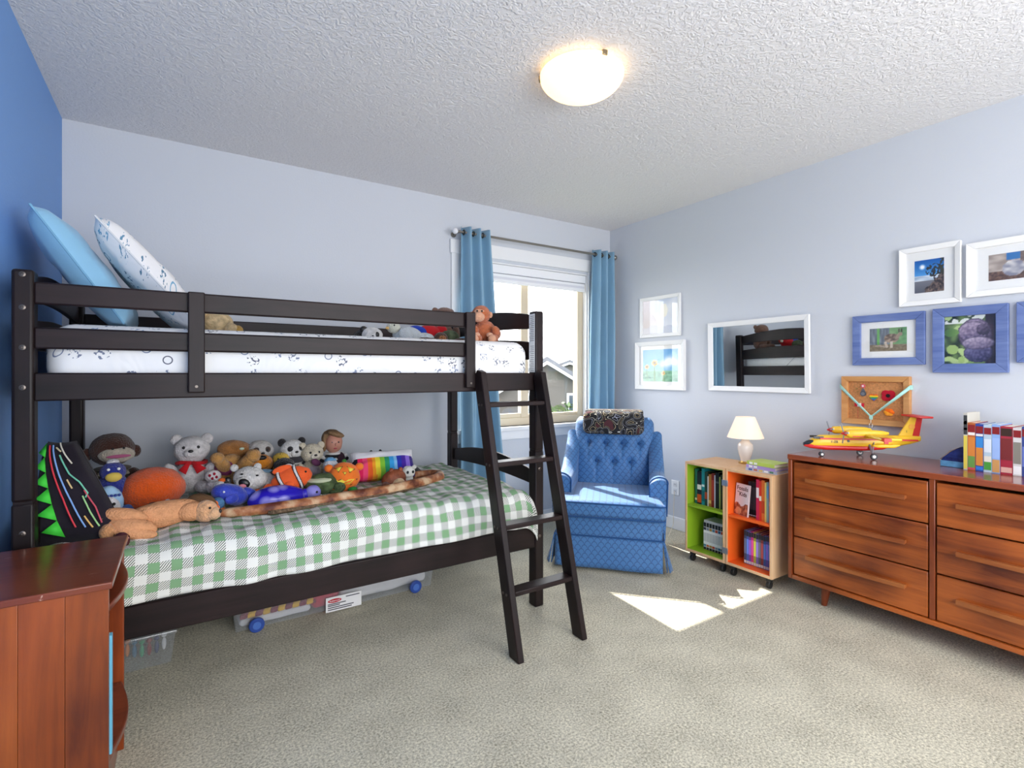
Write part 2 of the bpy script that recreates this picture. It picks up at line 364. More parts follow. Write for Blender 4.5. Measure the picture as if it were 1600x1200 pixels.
house('house', 'grey gabled house with white trimmed window seen beyond the window', 16.1, 22.3, 5.2, 8, .2, 1.8, '#4d4a46', [(-.4, -1.0, 1.0, 1.3), (1.3, -1.0, .7, 1.3), (-.4, .2, .8, .7)], -30)
house('house', 'pale grey house with long low roof at far right of the window view', 28.7, 34.8, 9, 8, .5, 2.1, '#55524e', [(-2, -1.1, 1.2, 1.3), (1, -1.1, 1.2, 1.3)], -40)
house('house', 'pale house glimpsed through the ladder in the left window pane', 8.2, 21, 5, 6, -.9, .35, '#565a62', [(-1.2, -2.2, 1.0, 1.0), (1, -2.2, 1.0, 1.0)], -15)
def bush(label, x, y, ztop, rx, nleaf, c):
    t = thing('garden_shrub', label, 'shrub', (x, y, -3), group='shrubs below the window')
    MB().tube([(0, 0, 0), (.05, 0, (ztop+3)*.5), (0, .05, ztop+2.6)], [.09, .07, .03], 8).build('trunk', mat('#5a4a38', .9), t)
    mb = MB()
    for i in range(nleaf):
        d = Vector((random.gauss(0, 1), random.gauss(0, 1), random.gauss(0, 1))).normalized()*(.55+.45*random.random())
        c_ = Vector((d.x*rx, d.y*rx, ztop+3-rx*.9+d.z*rx*.9)); a = Vector((random.uniform(-1, 1), random.uniform(-1, 1), random.uniform(-1, 1))).normalized()*.1; b_ = a.cross(Vector((random.random(), random.random(), random.random()))).normalized()*.055
        mb.add([c_-a, c_-b_, c_+a, c_+b_], [(0, 1, 2, 3)], random.randint(0, 1))
    f = mb.build('foliage', [mat(c, .7, var=.3, vs=4), mat('#4c5c30', .7)], t, smooth=0); f['kind'] = 'stuff'
bush('leafy green shrub below the left window pane', 6.5, 9.5, .35, 1.3, 1500, '#33461f')
bush('leafy green shrub below the window mullion', 9.0, 11.5, .45, 1.3, 1500, '#3c5026')
bush('leafy green shrub below the right window pane', 12.0, 12.5, .30, 1.3, 1500, '#2f401c')

# ---------------------------------------------------------------- bunk bed
M_bed = wood('espresso_wood', '#150e0e', '#2a1d1d', 0, 9, .42, spec=.25)
M_bedz = wood('espresso_wood_upright', '#130d0d', '#261a1a', 2, 9, .42, spec=.25)
M_bedy = wood('espresso_wood_cross', '#150e0e', '#2a1d1d', 1, 9, .42, spec=.25)
BX0, BX1, BY0, BY1 = -.437, 1.605, 2.165, 3.215      # outer faces of the posts
bed = thing('bunk_bed', 'dark espresso wooden twin bunk bed along the back wall', 'bunk bed', ((BX0+BX1)/2, (BY0+BY1)/2, 0))
PW, PD = .054, .062
M_bolt = mat('#6a625c', .35, metal=.9)
for px in (BX0, BX1-PW):
    for py in (BY0, BY1-PD):
        q = MB().box(px, px+PW, py, py+PD, 0, .812).build('post', M_bedz, bed, world=True, bevel=.007)
        MB().box(px, px+PW, py, py+PD, .816, 1.545).build('post', M_bedz, bed, world=True, bevel=.010, bseg=3)
        boxpart('joint_collar', M_bedz, bed, px+.004, px+PW-.004, py+.004, py+PD-.004, .808, .82, world=True)
for z in (1.528, 1.425, 1.30, 1.175, .37, .72):
    for px in (BX0+PW/2, BX1-PW/2):
        if px > 1 and z > 1.2: continue
        MB().lathe([(0, 0), (.0075, 0), (.0085, .002), (.004, .003), (.003, .001), (0, .001)], seg=14, M=Matrix.Translation((px, BY0, z)) @ Matrix.Rotation(R(90), 4, 'X')).build('bolt', M_bolt, bed, world=True)
# long rails, front
xa, xb = BX0+PW, BX1-PW
STX = 1.150
boxpart('guard_rail', M_bed, bed, xa-.002, STX+.012, BY0+.004, BY0+.026, 1.438, 1.509, world=True, bevel=.006)
boxpart('guard_rail', M_bed, bed, xa-.002, STX+.012, BY0+.004, BY0+.026, 1.297, 1.366, world=True, bevel=.006)
boxpart('upper_side_rail', M_bed, bed, xa-.002, xb+.002, BY0+.006, BY0+.030, 1.131, 1.221, world=True, bevel=.005)
boxpart('lower_side_rail', M_bed, bed, xa-.002, xb+.002, BY0+.006, BY0+.030, .312, .425, world=True, bevel=.005)
for (sx0, sx1) in ((.025, .077), (STX-.012, STX+.038)):
    st = boxpart('guard_stile', M_bedz, bed, sx0, sx1, BY0-.018, BY0+.004, 1.150, 1.510, world=True, bevel=.004)
    MB().lathe([(0, 0), (.005, 0), (.005, .002), (0, .002)], seg=12, M=Matrix.Translation(((sx0+sx1)/2, BY0-.018, 1.172)) @ Matrix.Rotation(R(90), 4, 'X')).build('bolt', M_bolt, bed, world=True)
# long rails, wall side
for n_, z0, z1 in (('guard_rail', 1.44, 1.505), ('guard_rail', 1.30, 1.365), ('upper_side_rail', 1.131, 1.221), ('lower_side_rail', .312, .425)):
    boxpart(n_, M_bed, bed, xa-.002, xb+.002, BY1-.03, BY1-.008, z0, z1, world=True, bevel=.005)
# slats that carry the mattresses
for lz in (1.145, .33):
    for i in range(10):
        x = xa+.12+i*(xb-xa-.24)/9
        boxpart('slat', M_bedy, bed, x-.035, x+.035, BY0+.03, BY1-.03, lz, lz+.015, world=True)
# head and foot panels: arched boards between the posts
def arch(x, z0, z1, bow, th=.02):
    n = 14; ya, yb = BY0+PD-.004, BY1-PD+.004
    top = [(ya+(yb-ya)*i/n, z1+bow*math.sin(math.pi*i/n)) for i in range(n+1)]
    bot = [(ya+(yb-ya)*i/n, z0+bow*.35*math.sin(math.pi*i/n)) for i in range(n, -1, -1)]
    MB().prism(top+bot, x-th/2, x+th/2, 'x').build('end_board', M_bedy, bed, world=True, bevel=.004)
for x in (BX0+PW/2, BX1-PW/2):
    arch(x, 1.455, 1.53, .05); arch(x, 1.29, 1.385, .03); arch(x, 1.13, 1.221, 0)
    arch(x, .632, .705, .05); arch(x, .43, .515, .02); arch(x, .312, .41, 0)
# printed warning strip on the inner face of the foot post
lb = boxpart('warning_label', mat('#e9e9e6', .6), bed, BX1-PW-.0012, BX1-PW, BY0+.006, BY0+.056, 1.225, 1.53, world=True)
lb['label'] = 'white printed paper warning strip'
for i in range(30):
    z = 1.232+i*.0098
    if i in (14, 15): continue
    boxpart('print_line', mat('#8a8a88', .7), lb, BX1-PW-.0016, BX1-PW-.001, BY0+.010, BY0+.052-.012*random.random(), z, z+.0032, world=True)

# ladder leaning on the upper rail
lad = thing('bunk_ladder', 'dark wooden ladder with four rungs leaning on the bunk bed', 'ladder', (1.38, 1.8, 0))
def LY(z): return 1.815+(2.138-1.815)*z/1.22
for x in (1.203, 1.553):
    dy = .037
    poly = [(LY(0)-dy, 0), (LY(0)+dy, 0), (LY(1.235)+dy-.012, 1.2), (LY(1.235)-.006, 1.236), (LY(1.235)-dy-.008, 1.225)]
    MB().prism(poly, x-.016, x+.016, 'x').build('ladder_rail', M_bedz, lad, world=True, bevel=.005)
for z in (1.07, .80, .53, .26):
    Mx = Matrix.Translation((1.378, LY(z), z)) @ Matrix.Rotation(R(0), 4, 'X')
    MB().box(-.159, .159, -.034, .034, -.011, .011, M=Mx).build('rung', M_bed, lad, world=True, bevel=.004)
    for x in (1.1855,):
        for d_ in (-.014, .014): MB().ell((x, LY(z)+d_, z), (.003, .006, .006), seg=10).build('screw', M_bolt, lad, world=True)
# upper mattress with printed sheet
def print_mat(key, basec, inkc, ink2, scale):
    m = bpy.data.materials.new(key); nt, L, b = nodes(m)
    tc = N(nt, 'ShaderNodeTexCoord'); sx = N(nt, 'ShaderNodeSeparateXYZ'); L.new(tc.outputs['Object'], sx.inputs[0]); ay = N(nt, 'ShaderNodeMath', operation='ADD'); L.new(sx.outputs[1], ay.inputs[0]); L.new(sx.outputs[2], ay.inputs[1])
    mp = N(nt, 'ShaderNodeCombineXYZ'); L.new(sx.outputs[0], mp.inputs[0]); L.new(ay.outputs[0], mp.inputs[1])
    v = N(nt, 'ShaderNodeTexVoronoi', voronoi_dimensions='2D'); v.inputs['Scale'].default_value = scale; v.inputs['Randomness'].default_value = .75; L.new(mp.outputs[0], v.inputs['Vector'])
    nn = N(nt, 'ShaderNodeTexNoise'); nn.inputs['Scale'].default_value = scale*7; L.new(mp.outputs[0], nn.inputs['Vector'])
    # ring or blob, decided by cell colour
    sp = N(nt, 'ShaderNodeSeparateColor'); L.new(v.outputs['Color'], sp.inputs[0])
    rp = N(nt, 'ShaderNodeValToRGB'); rp.color_ramp.interpolation = 'CONSTANT'; L.new(v.outputs['Distance'], rp.inputs[0])
    e = rp.color_ramp.elements; e[0].color = (0, 0, 0, 1); e[1].position = .15; e[1].color = (1, 1, 1, 1); x = e.new(.20); x.color = (0, 0, 0, 1)
    th = N(nt, 'ShaderNodeMath', operation='LESS_THAN'); th.inputs[1].default_value = .3; L.new(v.outputs['Distance'], th.inputs[0])
    ng = N(nt, 'ShaderNodeMath', operation='GREATER_THAN'); ng.inputs[1].default_value = .56; L.new(nn.outputs['Fac'], ng.inputs[0])
    bl_ = N(nt, 'ShaderNodeMath', operation='MULTIPLY'); L.new(th.outputs[0], bl_.inputs[0]); L.new(ng.outputs[0], bl_.inputs[1])
    sel = N(nt, 'ShaderNodeMath', operation='GREATER_THAN'); sel.inputs[1].default_value = .72; L.new(sp.outputs[0], sel.inputs[0])
    mx = N(nt, 'ShaderNodeMix'); L.new(sel.outputs[0], mx.inputs['Factor']); L.new(bl_.outputs[0], mx.inputs[2]); L.new(rp.outputs[0], mx.inputs[3])
    c = N(nt, 'ShaderNodeMix', data_type='RGBA'); L.new(sp.outputs[1], c.inputs['Factor']); c.inputs[6].default_value = (*lin(inkc), 1); c.inputs[7].default_value = (*lin(ink2), 1)
    f = N(nt, 'ShaderNodeMix', data_type='RGBA'); L.new(mx.outputs[0], f.inputs['Factor']); f.inputs[6].default_value = (*lin(basec), 1); L.new(c.outputs[2], f.inputs[7])
    L.new(f.outputs[2], b.inputs['Base Color']); b.inputs['Roughness'].default_value = .9; b.inputs['Specular IOR Level'].default_value = .2
    n3 = N(nt, 'ShaderNodeTexNoise'); n3.inputs['Scale'].default_value = 6; n3.inputs['Distortion'].default_value = 1.5; L.new(tc.outputs['Object'], n3.inputs['Vector'])
    bp = N(nt, 'ShaderNodeBump'); bp.inputs['Strength'].default_value = .35; bp.inputs['Distance'].default_value = .03; L.new(n3.outputs['Fac'], bp.inputs['Height']); L.new(bp.outputs[0], b.inputs['Normal'])
    return m
M_sheet = print_mat('printed_sheet', '#ecebea', '#5a5c68', '#94a0bc', 13)
M_pilsheet = print_mat('printed_pillowcase', '#eeecec', '#2f3348', '#7fb4d2', 12)
mt = rbox(BX0+PW+.012, BX1-PW-.004, BY0+.034, BY1-.04, 1.162, 1.385, .075, 6)
mt.v = [(x, y, z+(.006*nz(x, y, 5) if z > 1.3 else 0)) for x, y, z in mt.v]
tag(mt.build('mattress', M_sheet, smooth=60), 'mattress in a white printed fitted sheet on the upper bunk', 'mattress')
# lower mattress and gingham duvet
lm = rbox(BX0+PW+.012, BX1-PW-.004, BY0+.034, BY1-.04, .348, .575, .06, 5)
tag(lm.build('mattress', cloth('#e4e4e0'), smooth=60), 'plain white mattress under the gingham duvet on the lower bunk', 'mattress')
M_ging = bpy.data.materials.new('gingham'); nt, L, b = nodes(M_ging)
uvn = N(nt, 'ShaderNodeUVMap', uv_map='UVMap'); sp = N(nt, 'ShaderNodeSeparateXYZ'); L.new(uvn.outputs[0], sp.inputs[0])
def mth(op, a, b_=None):
    n = N(nt, 'ShaderNodeMath', operation=op)
    for i, q in enumerate((a, b_)):
        if q is None: continue
        if isinstance(q, (int, float)): n.inputs[i].default_value = q
        else: L.new(q, n.inputs[i])
    return n.outputs[0]
S_ = 1/.0345
cx_ = mth('GREATER_THAN', mth('FRACT', mth('MULTIPLY', sp.outputs[0], S_/2)), .5); cy_ = mth('GREATER_THAN', mth('FRACT', mth('MULTIPLY', sp.outputs[1], S_/2)), .5)
both = mth('MULTIPLY', cx_, cy_); one = mth('ABSOLUTE', mth('SUBTRACT', cx_, cy_))
ht = mth('LESS_THAN', mth('FRACT', mth('MULTIPLY', mth('ADD', sp.outputs[0], sp.outputs[1]), 112)), .40)
hat = mth('MULTIPLY', one, ht)
c1 = N(nt, 'ShaderNodeMix', data_type='RGBA'); L.new(both, c1.inputs['Factor']); c1.inputs[6].default_value = (*lin('#e2e2dc'), 1); c1.inputs[7].default_value = (*lin('#7fa57c'), 1)
c2 = N(nt, 'ShaderNodeMix', data_type='RGBA'); L.new(hat, c2.inputs['Factor']); L.new(c1.outputs[2], c2.inputs[6]); c2.inputs[7].default_value = (*lin('#4b5648'), 1)
L.new(c2.outputs[2], b.inputs['Base Color']); b.inputs['Roughness'].default_value = .85; b.inputs['Specular IOR Level'].default_value = .2
def duvet():
    xs0, xs1 = BX0+PW+.006, BX1-PW+.0
    yb, yf = BY1-.045, BY0-.012
    top = yb-yf; drop = .128; rad = .07; tot = top+drop+.02
    def fn(u, v):
        x = xs0+(xs1-xs0)*u; s = tot*v           # s: distance from the wall edge
        z = .585
        wr = .014*nz(x*1.0+y0_(s), s, 6, 1)+.014*abs(nz(x*1.6+.5*s, s*.8, 9, 2))+.007*nz(x, s, 17, 3)
        endr = min(1, (xs1-x)/.10); rise = (.03 if endr >= 1 else .03*math.sin(endr*math.pi/2))
        if s < top-rad:
            y = yb-s; zz = z+rise+wr
            e = s/.06
            if e < 1: zz -= .05*(1-e)**2
            if endr < 1: zz -= .085*(1-math.sqrt(max(0, 1-(1-endr)**2)))
            return (x, y, zz)
        q = s-(top-rad); arc = rad*math.pi/2
        if q < arc:
            a = q/rad; yy = yf+rad-rad*math.sin(a); zz = z+rise+wr*(1-.5*q/arc)-rad*(1-math.cos(a))
        else:
            h = q-arc; hem = .0+.018*nz(x, 0, 4, 5)
            k = h/(tot-top+rad-arc)
            yy = yf-.006-.012*math.sin(x*14+3*nz(x, 0, 3, 8))*k-.010*nz(x, h, 8, 6); yy = min(yy, BY0-.006); zz = z+rise-rad-h*(1+hem*4)
        if endr < 1: zz -= .05*(1-math.sqrt(max(0, 1-(1-endr)**2)))
        return (x, yy, zz)
    def y0_(s): return .3*s
    mb = MB().grid(190, 120, fn, uv=lambda u, v: ((xs1-xs0)*u+3+.012*nz(u*9, v*6, 1, 9), tot*v+3+.012*nz(u*8, v*6, 1, 4)))
    return tag(mb.build('duvet', M_ging, smooth=180, solid=.008), 'green and white gingham duvet spread over the lower bunk', 'duvet')
duvet()
# pillows
def pillow(mb, w, h, t, sag=.06, seed=0, nx=22):
    # cushion lying in local xz plane, thickness along y
    for s in (-1, 1):
        def fn(u, v, s=s):
            a, c = 2*u-1, 2*v-1
            e = (max(0, 1-a**4)*max(0, 1-c**4))**.45
            px = a*w/2*(1-sag*(1-a*a)*0-sag*c*c*(1-abs(a)*.0)*(1-a*a)*0) ; pz = c*h/2
            px *= 1-sag*(1-abs(c)**2)*.6+sag*.3; pz *= 1-sag*(1-abs(a)**2)*.6+sag*.3
            return (px, s*(t/2*e+.003)+.012*nz(a*2, c*2, 1.2, seed+s)*e, pz)
        mb.grid(nx, nx, fn)
    return mb
def mkpillow(name, label, cat, loc, eul, w, h, t, m, seed=0, seam=None):
    o = thing(name, label, cat, loc); o.rotation_euler = [R(a) for a in eul]
    pillow(MB(), w, h, t, seed=seed).build('cover', m, o, smooth=180)
    if seam:
        k = .985; pts = []
        for i in range(80):
            tt = i/80*4; e = int(tt); f_ = tt-e
            a, c = [(2*f_-1, -1), (1, 2*f_-1), (1-2*f_, 1), (-1, 1-2*f_)][e]
            pts.append((a*w/2*(1-.06*(1-c*c)*.6+.018)*k*1.012, 0, c*h/2*(1-.06*(1-a*a)*.6+.018)*k*1.012))
        MB().tube(pts, .004, 6, closed=True).build('piping', seam, o)
    return o
# pillows on the upper bunk: face normal leans to +x
mkpillow('bed_pillow', 'plain light blue pillow propped against the blue wall on the upper bunk', 'pillow', (-.30, 2.66, 1.60), (-33, 0, 90), .60, .46, .13, mat('#8fc3e2', .6, .1, 300, .05, 6, sheen=.2), 1, seam=cloth('#7fb2d2'))
mkpillow('bed_pillow', 'white pillow printed with small animals beside the light blue pillow', 'pillow', (-.095, 2.70, 1.60), (-40, 0, 90), .60, .50, .13, M_pilsheet, 2, seam=cloth('#dddddf'))

# ---------------------------------------------------------------- blue armchair
def scallop(key, c1, c2, k=24):
    m = bpy.data.materials.new(key); nt, L, b = nodes(m)
    tc = N(nt, 'ShaderNodeTexCoord'); sp = N(nt, 'ShaderNodeSeparateXYZ'); L.new(tc.outputs['Object'], sp.inputs[0])
    def mt_(op, a, b_=None):
        n = N(nt, 'ShaderNodeMath', operation=op)
        for i, q in enumerate((a, b_)):
            if q is None: continue
            if isinstance(q, (int, float)): n.inputs[i].default_value = q
            else: L.new(q, n.inputs[i])
        return n.outputs[0]
    u = mt_('MULTIPLY', mt_('ADD', sp.outputs[0], mt_('MULTIPLY', sp.outputs[1], .55)), k)
    v = mt_('MULTIPLY', mt_('ADD', sp.outputs[2], mt_('MULTIPLY', sp.outputs[1], .6)), k*1.6)
    row = mt_('FLOOR', v); par = mt_('MULTIPLY', mt_('MODULO', mt_('ABSOLUTE', row), 2), .5)
    fx = mt_('SUBTRACT', mt_('FRACT', mt_('ADD', u, par)), .5); fz = mt_('FRACT', v)
    d = mt_('SQRT', mt_('ADD', mt_('MULTIPLY', fx, fx), mt_('MULTIPLY', mt_('MULTIPLY', fz, .45), mt_('MULTIPLY', fz, .45))))
    ln = mt_('LESS_THAN', mt_('ABSOLUTE', mt_('SUBTRACT', d, .44)), .045)
    nn = N(nt, 'ShaderNodeTexNoise'); nn.inputs['Scale'].default_value = 300; L.new(tc.outputs['Object'], nn.inputs['Vector'])
    c = N(nt, 'ShaderNodeMix', data_type='RGBA'); L.new(ln, c.inputs['Factor']); c.inputs[6].default_value = (*lin(c1), 1); c.inputs[7].default_value = (*lin(c2), 1)
    L.new(c.outputs[2], b.inputs['Base Color']); b.inputs['Roughness'].default_value = .6; b.inputs['Sheen Weight'].default_value = .25
    bp = N(nt, 'ShaderNodeBump'); bp.inputs['Strength'].default_value = .35; bp.inputs['Distance'].default_value = .004; bp.invert = True
    L.new(ln, bp.inputs['Height']); L.new(bp.outputs[0], b.inputs['Normal'])
    return m
M_chair = scallop('blue_scallop_brocade', '#3d70a6', '#294f80')
M_chpip = cloth('#244c80')
ch = thing('armchair', 'blue tufted upholstered armchair with a skirt in the corner by the window', 'armchair', (2.455, 2.545, 0), -47.6)
rbox(-.325, .325, -.335, .30, .10, .335, .025).build('seat_base', M_chair, ch)
# cushion, wider in front of the arms
cu = rbox(-.345, .345, -.375, .20, .325, .435, .038, 5)
cu.v = [(x*(1 if y < -.2 else .80), y, z+(.022*(1-(x/.35)**2)*(1-((y+.09)/.3)**2) if z > .38 else 0)) for x, y, z in cu.v]
cuo = cu.build('seat_cushion', M_chair, ch, smooth=60)
for z in (.338, .424):
    MB().tube([(-.335, -.32, z), (-.338, -.366, z), (-.31, -.376, z), (.31, -.376, z), (.338, -.366, z), (.335, -.32, z)], .005, 6).build('piping', M_chpip, cuo)
# skirt: four flared panels
sk = MB()
def skp(xa, ya, xb, yb, nx_, ny_):
    sk.grid(20, 6, lambda u, v: (xa+(xb-xa)*u+nx_*(.004+.022*(1-v)+.004*math.sin(u*9)*(1-v)), ya+(yb-ya)*u+ny_*(.004+.022*(1-v)+.004*math.sin(u*11)*(1-v)), .025+.185*v))
skp(-.325, -.335, .325, -.335, 0, -1); skp(.325, -.335, .325, .30, 1, 0); skp(-.325, -.335, -.325, .30, -1, 0); skp(-.325, .30, .325, .30, 0, 1)
sk.build('skirt', M_chair, ch, solid=.006)
for s in (-1, 1):
    MB().grid(4, 6, lambda u, v: (s*(.335+.03*(1-v)+.02*u*(1-v)), -.335+.05*u-.012*(1-v), .03+.17*v)).build('corner_pleat', M_chair, ch, solid=.006)
MB().tube([(-.332, .0, .212), (-.332, -.341, .212), (.332, -.341, .212), (.332, .0, .212)], .005, 6).build('piping', M_chpip, ch)
MB().cyl((-.12, -.2, 0), (-.12, -.2, .1), .022).cyl((.12, -.2, 0), (.12, -.2, .1), .022).cyl((.12, .2, 0), (.12, .2, .1), .022).cyl((-.12, .2, 0), (-.12, .2, .1), .022).build('swivel_base', mat('#222222', .5), ch)
# back with tufts
tufts = [(-.18, .715), (-.06, .715), (.06, .715), (.18, .715), (-.12, .585), (0, .585), (.12, .585)]
def backf(u, v, s):
    z = .36+.535*v; wd = .265+.028*math.sin(min(1, v*1.15)*math.pi*.5)-.01*v
    if v > .9: wd -= .03*((v-.9)/.1)**2
    a = 2*u-1; x = a*wd
    yc = .215+.13*v
    th = .085*(max(0, 1-abs(a)**6))**.5*(max(0, 1-max(0, (v-.8)/.2)**4))**.5+.004
    y = yc+s*th*.75
    if s < 0:
        y -= .012*(1-a*a)
        for tx, tz in tufts:
            d = math.hypot(x-tx, z-tz); y += .03*math.exp(-(d/.028)**2)
            if z < tz: y += .012*math.exp(-((x-tx)/.010)**2)*max(0, 1-(tz-z)/.16)
    return (x, y, z)
bk = MB(); bk.grid(84, 74, lambda u, v: backf(u, v, -1)); bk.grid(24, 20, lambda u, v: backf(u, v, 1))
bko = bk.build('backrest', M_chair, ch, smooth=80)
for tx, tz in tufts:
    yy = backf((tx/.285+1)/2, (tz-.36)/.535, -1)[1]
    MB().ell((tx, yy+.0, tz), (.011, .008, .011), seg=12).build('button', M_chpip, bko)
# arms: swept from the back down to a rounded front
for s in (-1, 1):
    am = MB(); n = 22; ring = 18; vs = []; fs = []
    for i in range(n+1):
        t = i/n; y = .30-.475*t
        ztop = .80-.235*min(1, t*1.9)**.8 if t < .53 else .565-.012*math.sin((t-.53)/.47*math.pi)
        wout = .045+.012*t; xc = s*(.292+.012*t); zb = .14
        if t > .93: ztop -= .02*((t-.93)/.07)**2
        for j in range(ring):
            a = math.pi*j/(ring-3) if j < ring-2 else 0
            if j < ring-2: p = (xc+s*.012*math.sin(a)+wout*math.cos(a)*1.0, y, ztop-.045+.045*math.sin(a))
            else: p = (xc+(-.04 if j == ring-2 else .04)*1.0, y, zb)
            vs.append(p)
        if i:
            for j in range(ring): fs.append(((i-1)*ring+j, (i-1)*ring+(j+1) % ring, i*ring+(j+1) % ring, i*ring+j))
    fs += [tuple(range(ring)), tuple(range(n*ring, (n+1)*ring))[::-1]]
    ao = am.add(vs, fs).build('arm', M_chair, ch, smooth=50)
    yf = -.177
    arc = [(s*.304+s*.012*math.sin(a)+.056*math.cos(a), yf, .52-.02+.045*math.sin(a)+.018) for a in [math.pi*k/14 for k in range(15)]]
    MB().tube([(s*.304+.05, yf, .32)]+arc+[(s*.304-.05, yf, .32)], .005, 6).build('piping', M_chpip, ao)
# head cushion draped over the top of the chair
def doodle(key):
    m = bpy.data.materials.new(key); nt, L, b = nodes(m)
    tc = N(nt, 'ShaderNodeTexCoord'); n = N(nt, 'ShaderNodeTexNoise'); n.inputs['Scale'].default_value = 11; n.inputs['Detail'].default_value = .3; n.inputs['Distortion'].default_value = 1.6
    L.new(tc.outputs['Object'], n.inputs['Vector'])
    r = N(nt, 'ShaderNodeValToRGB'); r.color_ramp.interpolation = 'CONSTANT'; L.new(n.outputs['Fac'], r.inputs[0])
    e = r.color_ramp.elements; e[0].color = (*lin('#17161a'), 1); e[1].position = .475; e[1].color = (*lin('#d6d2c4'), 1)
    for p, c in ((.492, '#17161a'), (.60, '#c9b48a'), (.612, '#17161a'), (.66, '#4a2228'), (.37, '#9ea2b4'), (.382, '#17161a')):
        x = e.new(p); x.color = (*lin(c), 1)
    L.new(r.outputs[0], b.inputs['Base Color']); b.inputs['Roughness'].default_value = .9; return m
hp = thing('head_cushion', 'black cushion with pale doodle pattern draped over the armchair back', 'cushion', (2.455, 2.545, .78), -47.6)
rbox(-.215, .215, .165, .265, .0, .165, .045, 5).build('cushion', doodle('doodle_fabric'), hp)
rbox(-.21, .21, .215, .41, .125, .17, .022, 4).build('top_flap', doodle('doodle_fabric_top'), hp)

# ---------------------------------------------------------------- dresser
M_ch1 = wood('cherry_front', '#5e230c', '#b86026', 0, 9, .32, coat=.25)
M_chz = wood('cherry_upright', '#642812', '#964821', 2, 9, .32, coat=.25)
M_cht = wood('cherry_top', '#7a341c', '#9a4c2c', 0, 9, .22, coat=.5)
M_hand = wood('handle_wood', '#83401c', '#ab6634', 0, 9, .35)
dr = thing('dresser', 'wide cherry wood dresser with six drawers on short tapered legs', 'dresser', (2.784, 1.523, 0), -90)
DW, DD = 1.27, .452
def dp(name, m, *b, bevel=.003): return boxpart(name, m, dr, *b, bevel=bevel)
dp('top_board', M_cht, -.002, DW+.002, -.004, DD, .752, .78, bevel=.004)
dp('side_panel', M_chz, 0, .02, 0, DD, .106, .752); dp('side_panel', M_chz, DW-.02, DW, 0, DD, .106, .752)
dp('divider', M_chz, .624, .646, .008, DD-.01, .13, .752)
dp('bottom_board', M_ch1, .02, DW-.02, 0, DD-.01, .106, .128); dp('back_panel', M_ch1, .02, DW-.02, DD-.012, DD-.002, .106, .752)
for c, (x0, x1, hx0, hx1) in enumerate(((.025, .620, .097, .540), (.650, 1.245, .724, 1.166))):
    for (z0, z1, hz) in ((.551, .738, .652), (.340, .545, .448), (.132, .334, .244)):
        dw = dp('drawer', M_ch1, x0, x1, .010, .028, z0, z1, bevel=.004)
        boxpart('drawer_box', mat('#c9a878', .7), dw, x0+.015, x1-.015, .028, DD-.03, z0+.02, z1-.03)
        n = 10; L_ = hx1-hx0
        pts = [(hx0+L_*i/n, -.006-.010*math.sin(math.pi*i/n), hz) for i in range(n+1)]
        hb = MB()
        for i in range(n):
            a, b_ = pts[i], pts[i+1]
            hb.add([(a[0], a[1]-.008, hz-.009), (a[0], a[1]-.008, hz+.011), (a[0], .012, hz+.007), (a[0], .012, hz-.005), (b_[0], b_[1]-.008, hz-.009), (b_[0], b_[1]-.008, hz+.011), (b_[0], .012, hz+.007), (b_[0], .012, hz-.005)],
                   [(0, 4, 5, 1), (1, 5, 6, 2), (3, 2, 6, 7), (0, 3, 7, 4)]+([(0, 1, 2, 3)] if i == 0 else [])+([(4, 7, 6, 5)] if i == n-1 else []))
        hb.build('handle', M_hand, dw, smooth=30)
for lx in (.17, DW-.17):
    for ly in (.06, DD-.06):
        MB().tube([(lx, ly, .107), (lx+(.012 if lx < .5 else -.012)*-1, ly, 0)], [.024, .014], 14).build('leg', M_chz, dr)

# ---------------------------------------------------------------- bookcase of two hinged halves
M_birch = wood('birch_ply', '#d8a878', '#e6bf94', 2, 8, .45)
M_green = mat('#8cb022', .5, key='lime_panel'); M_orange = mat('#f0641c', .5, key='orange_panel')
bc = thing('bookcase', 'birch bookcase on casters with one lime half and one orange half', 'bookcase', (2.77, 2.19, 0), -90)
def bp_(name, m, *b, bevel=.002): return boxpart(name, m, bc, *b, bevel=bevel)
BZ0, BZ1, BD = .065, .645, .33
for i, (x0, x1, mi) in enumerate(((0, .290, M_green), (.294, .585, M_orange))):
    t = .014
    for (xa_, xb_) in ((x0, x0+t), (x1-t, x1)):
        bp_('side_panel', M_birch, xa_, xb_, 0, BD, BZ0, BZ1)
    bp_('top_panel', M_birch, x0+t, x1-t, 0, BD, BZ1-.016, BZ1); bp_('bottom_panel', M_birch, x0+t, x1-t, 0, BD, BZ0, BZ0+.016)
    bp_('back_panel', mi, x0+t, x1-t, BD-.012, BD-.002, BZ0+.016, BZ1-.016)
    for (xa_, xb_) in ((x0+t, x0+t+.003), (x1-t-.003, x1-t)): bp_('painted_lining', mi, xa_, xb_, .004, BD-.012, BZ0+.016, BZ1-.016, bevel=0)
    bp_('painted_lining', mi, x0+t+.003, x1-t-.003, .004, BD-.012, BZ0+.016, BZ0+.020, bevel=0)
    bp_('painted_lining', mi, x0+t+.003, x1-t-.003, .004, BD-.012, BZ1-.020, BZ1-.016, bevel=0)
    bp_('shelf', mi, x0+t+.003, x1-t-.003, .004, BD-.012, .355, .370)
    for cx_2 in (x0+.035, x1-.035):
        for cy_2 in (.035, BD-.04):
            w = MB().cyl((cx_2-.010, cy_2, .022), (cx_2+.010, cy_2, .022), .022, seg=18).build('caster', mat('#1c1c1c', .45), bc, bevel=.003)
            MB().box(cx_2-.014, cx_2+.014, cy_2-.014, cy_2+.012, .040, BZ0).build('caster_bracket', mat('#2a2a2a', .5), w)
for z in (.145, .555): bp_('hinge', mat('#b9bcc0', .35, metal=.9), .272, .312, -.003, .0, z-.018, z+.018, bevel=.001)
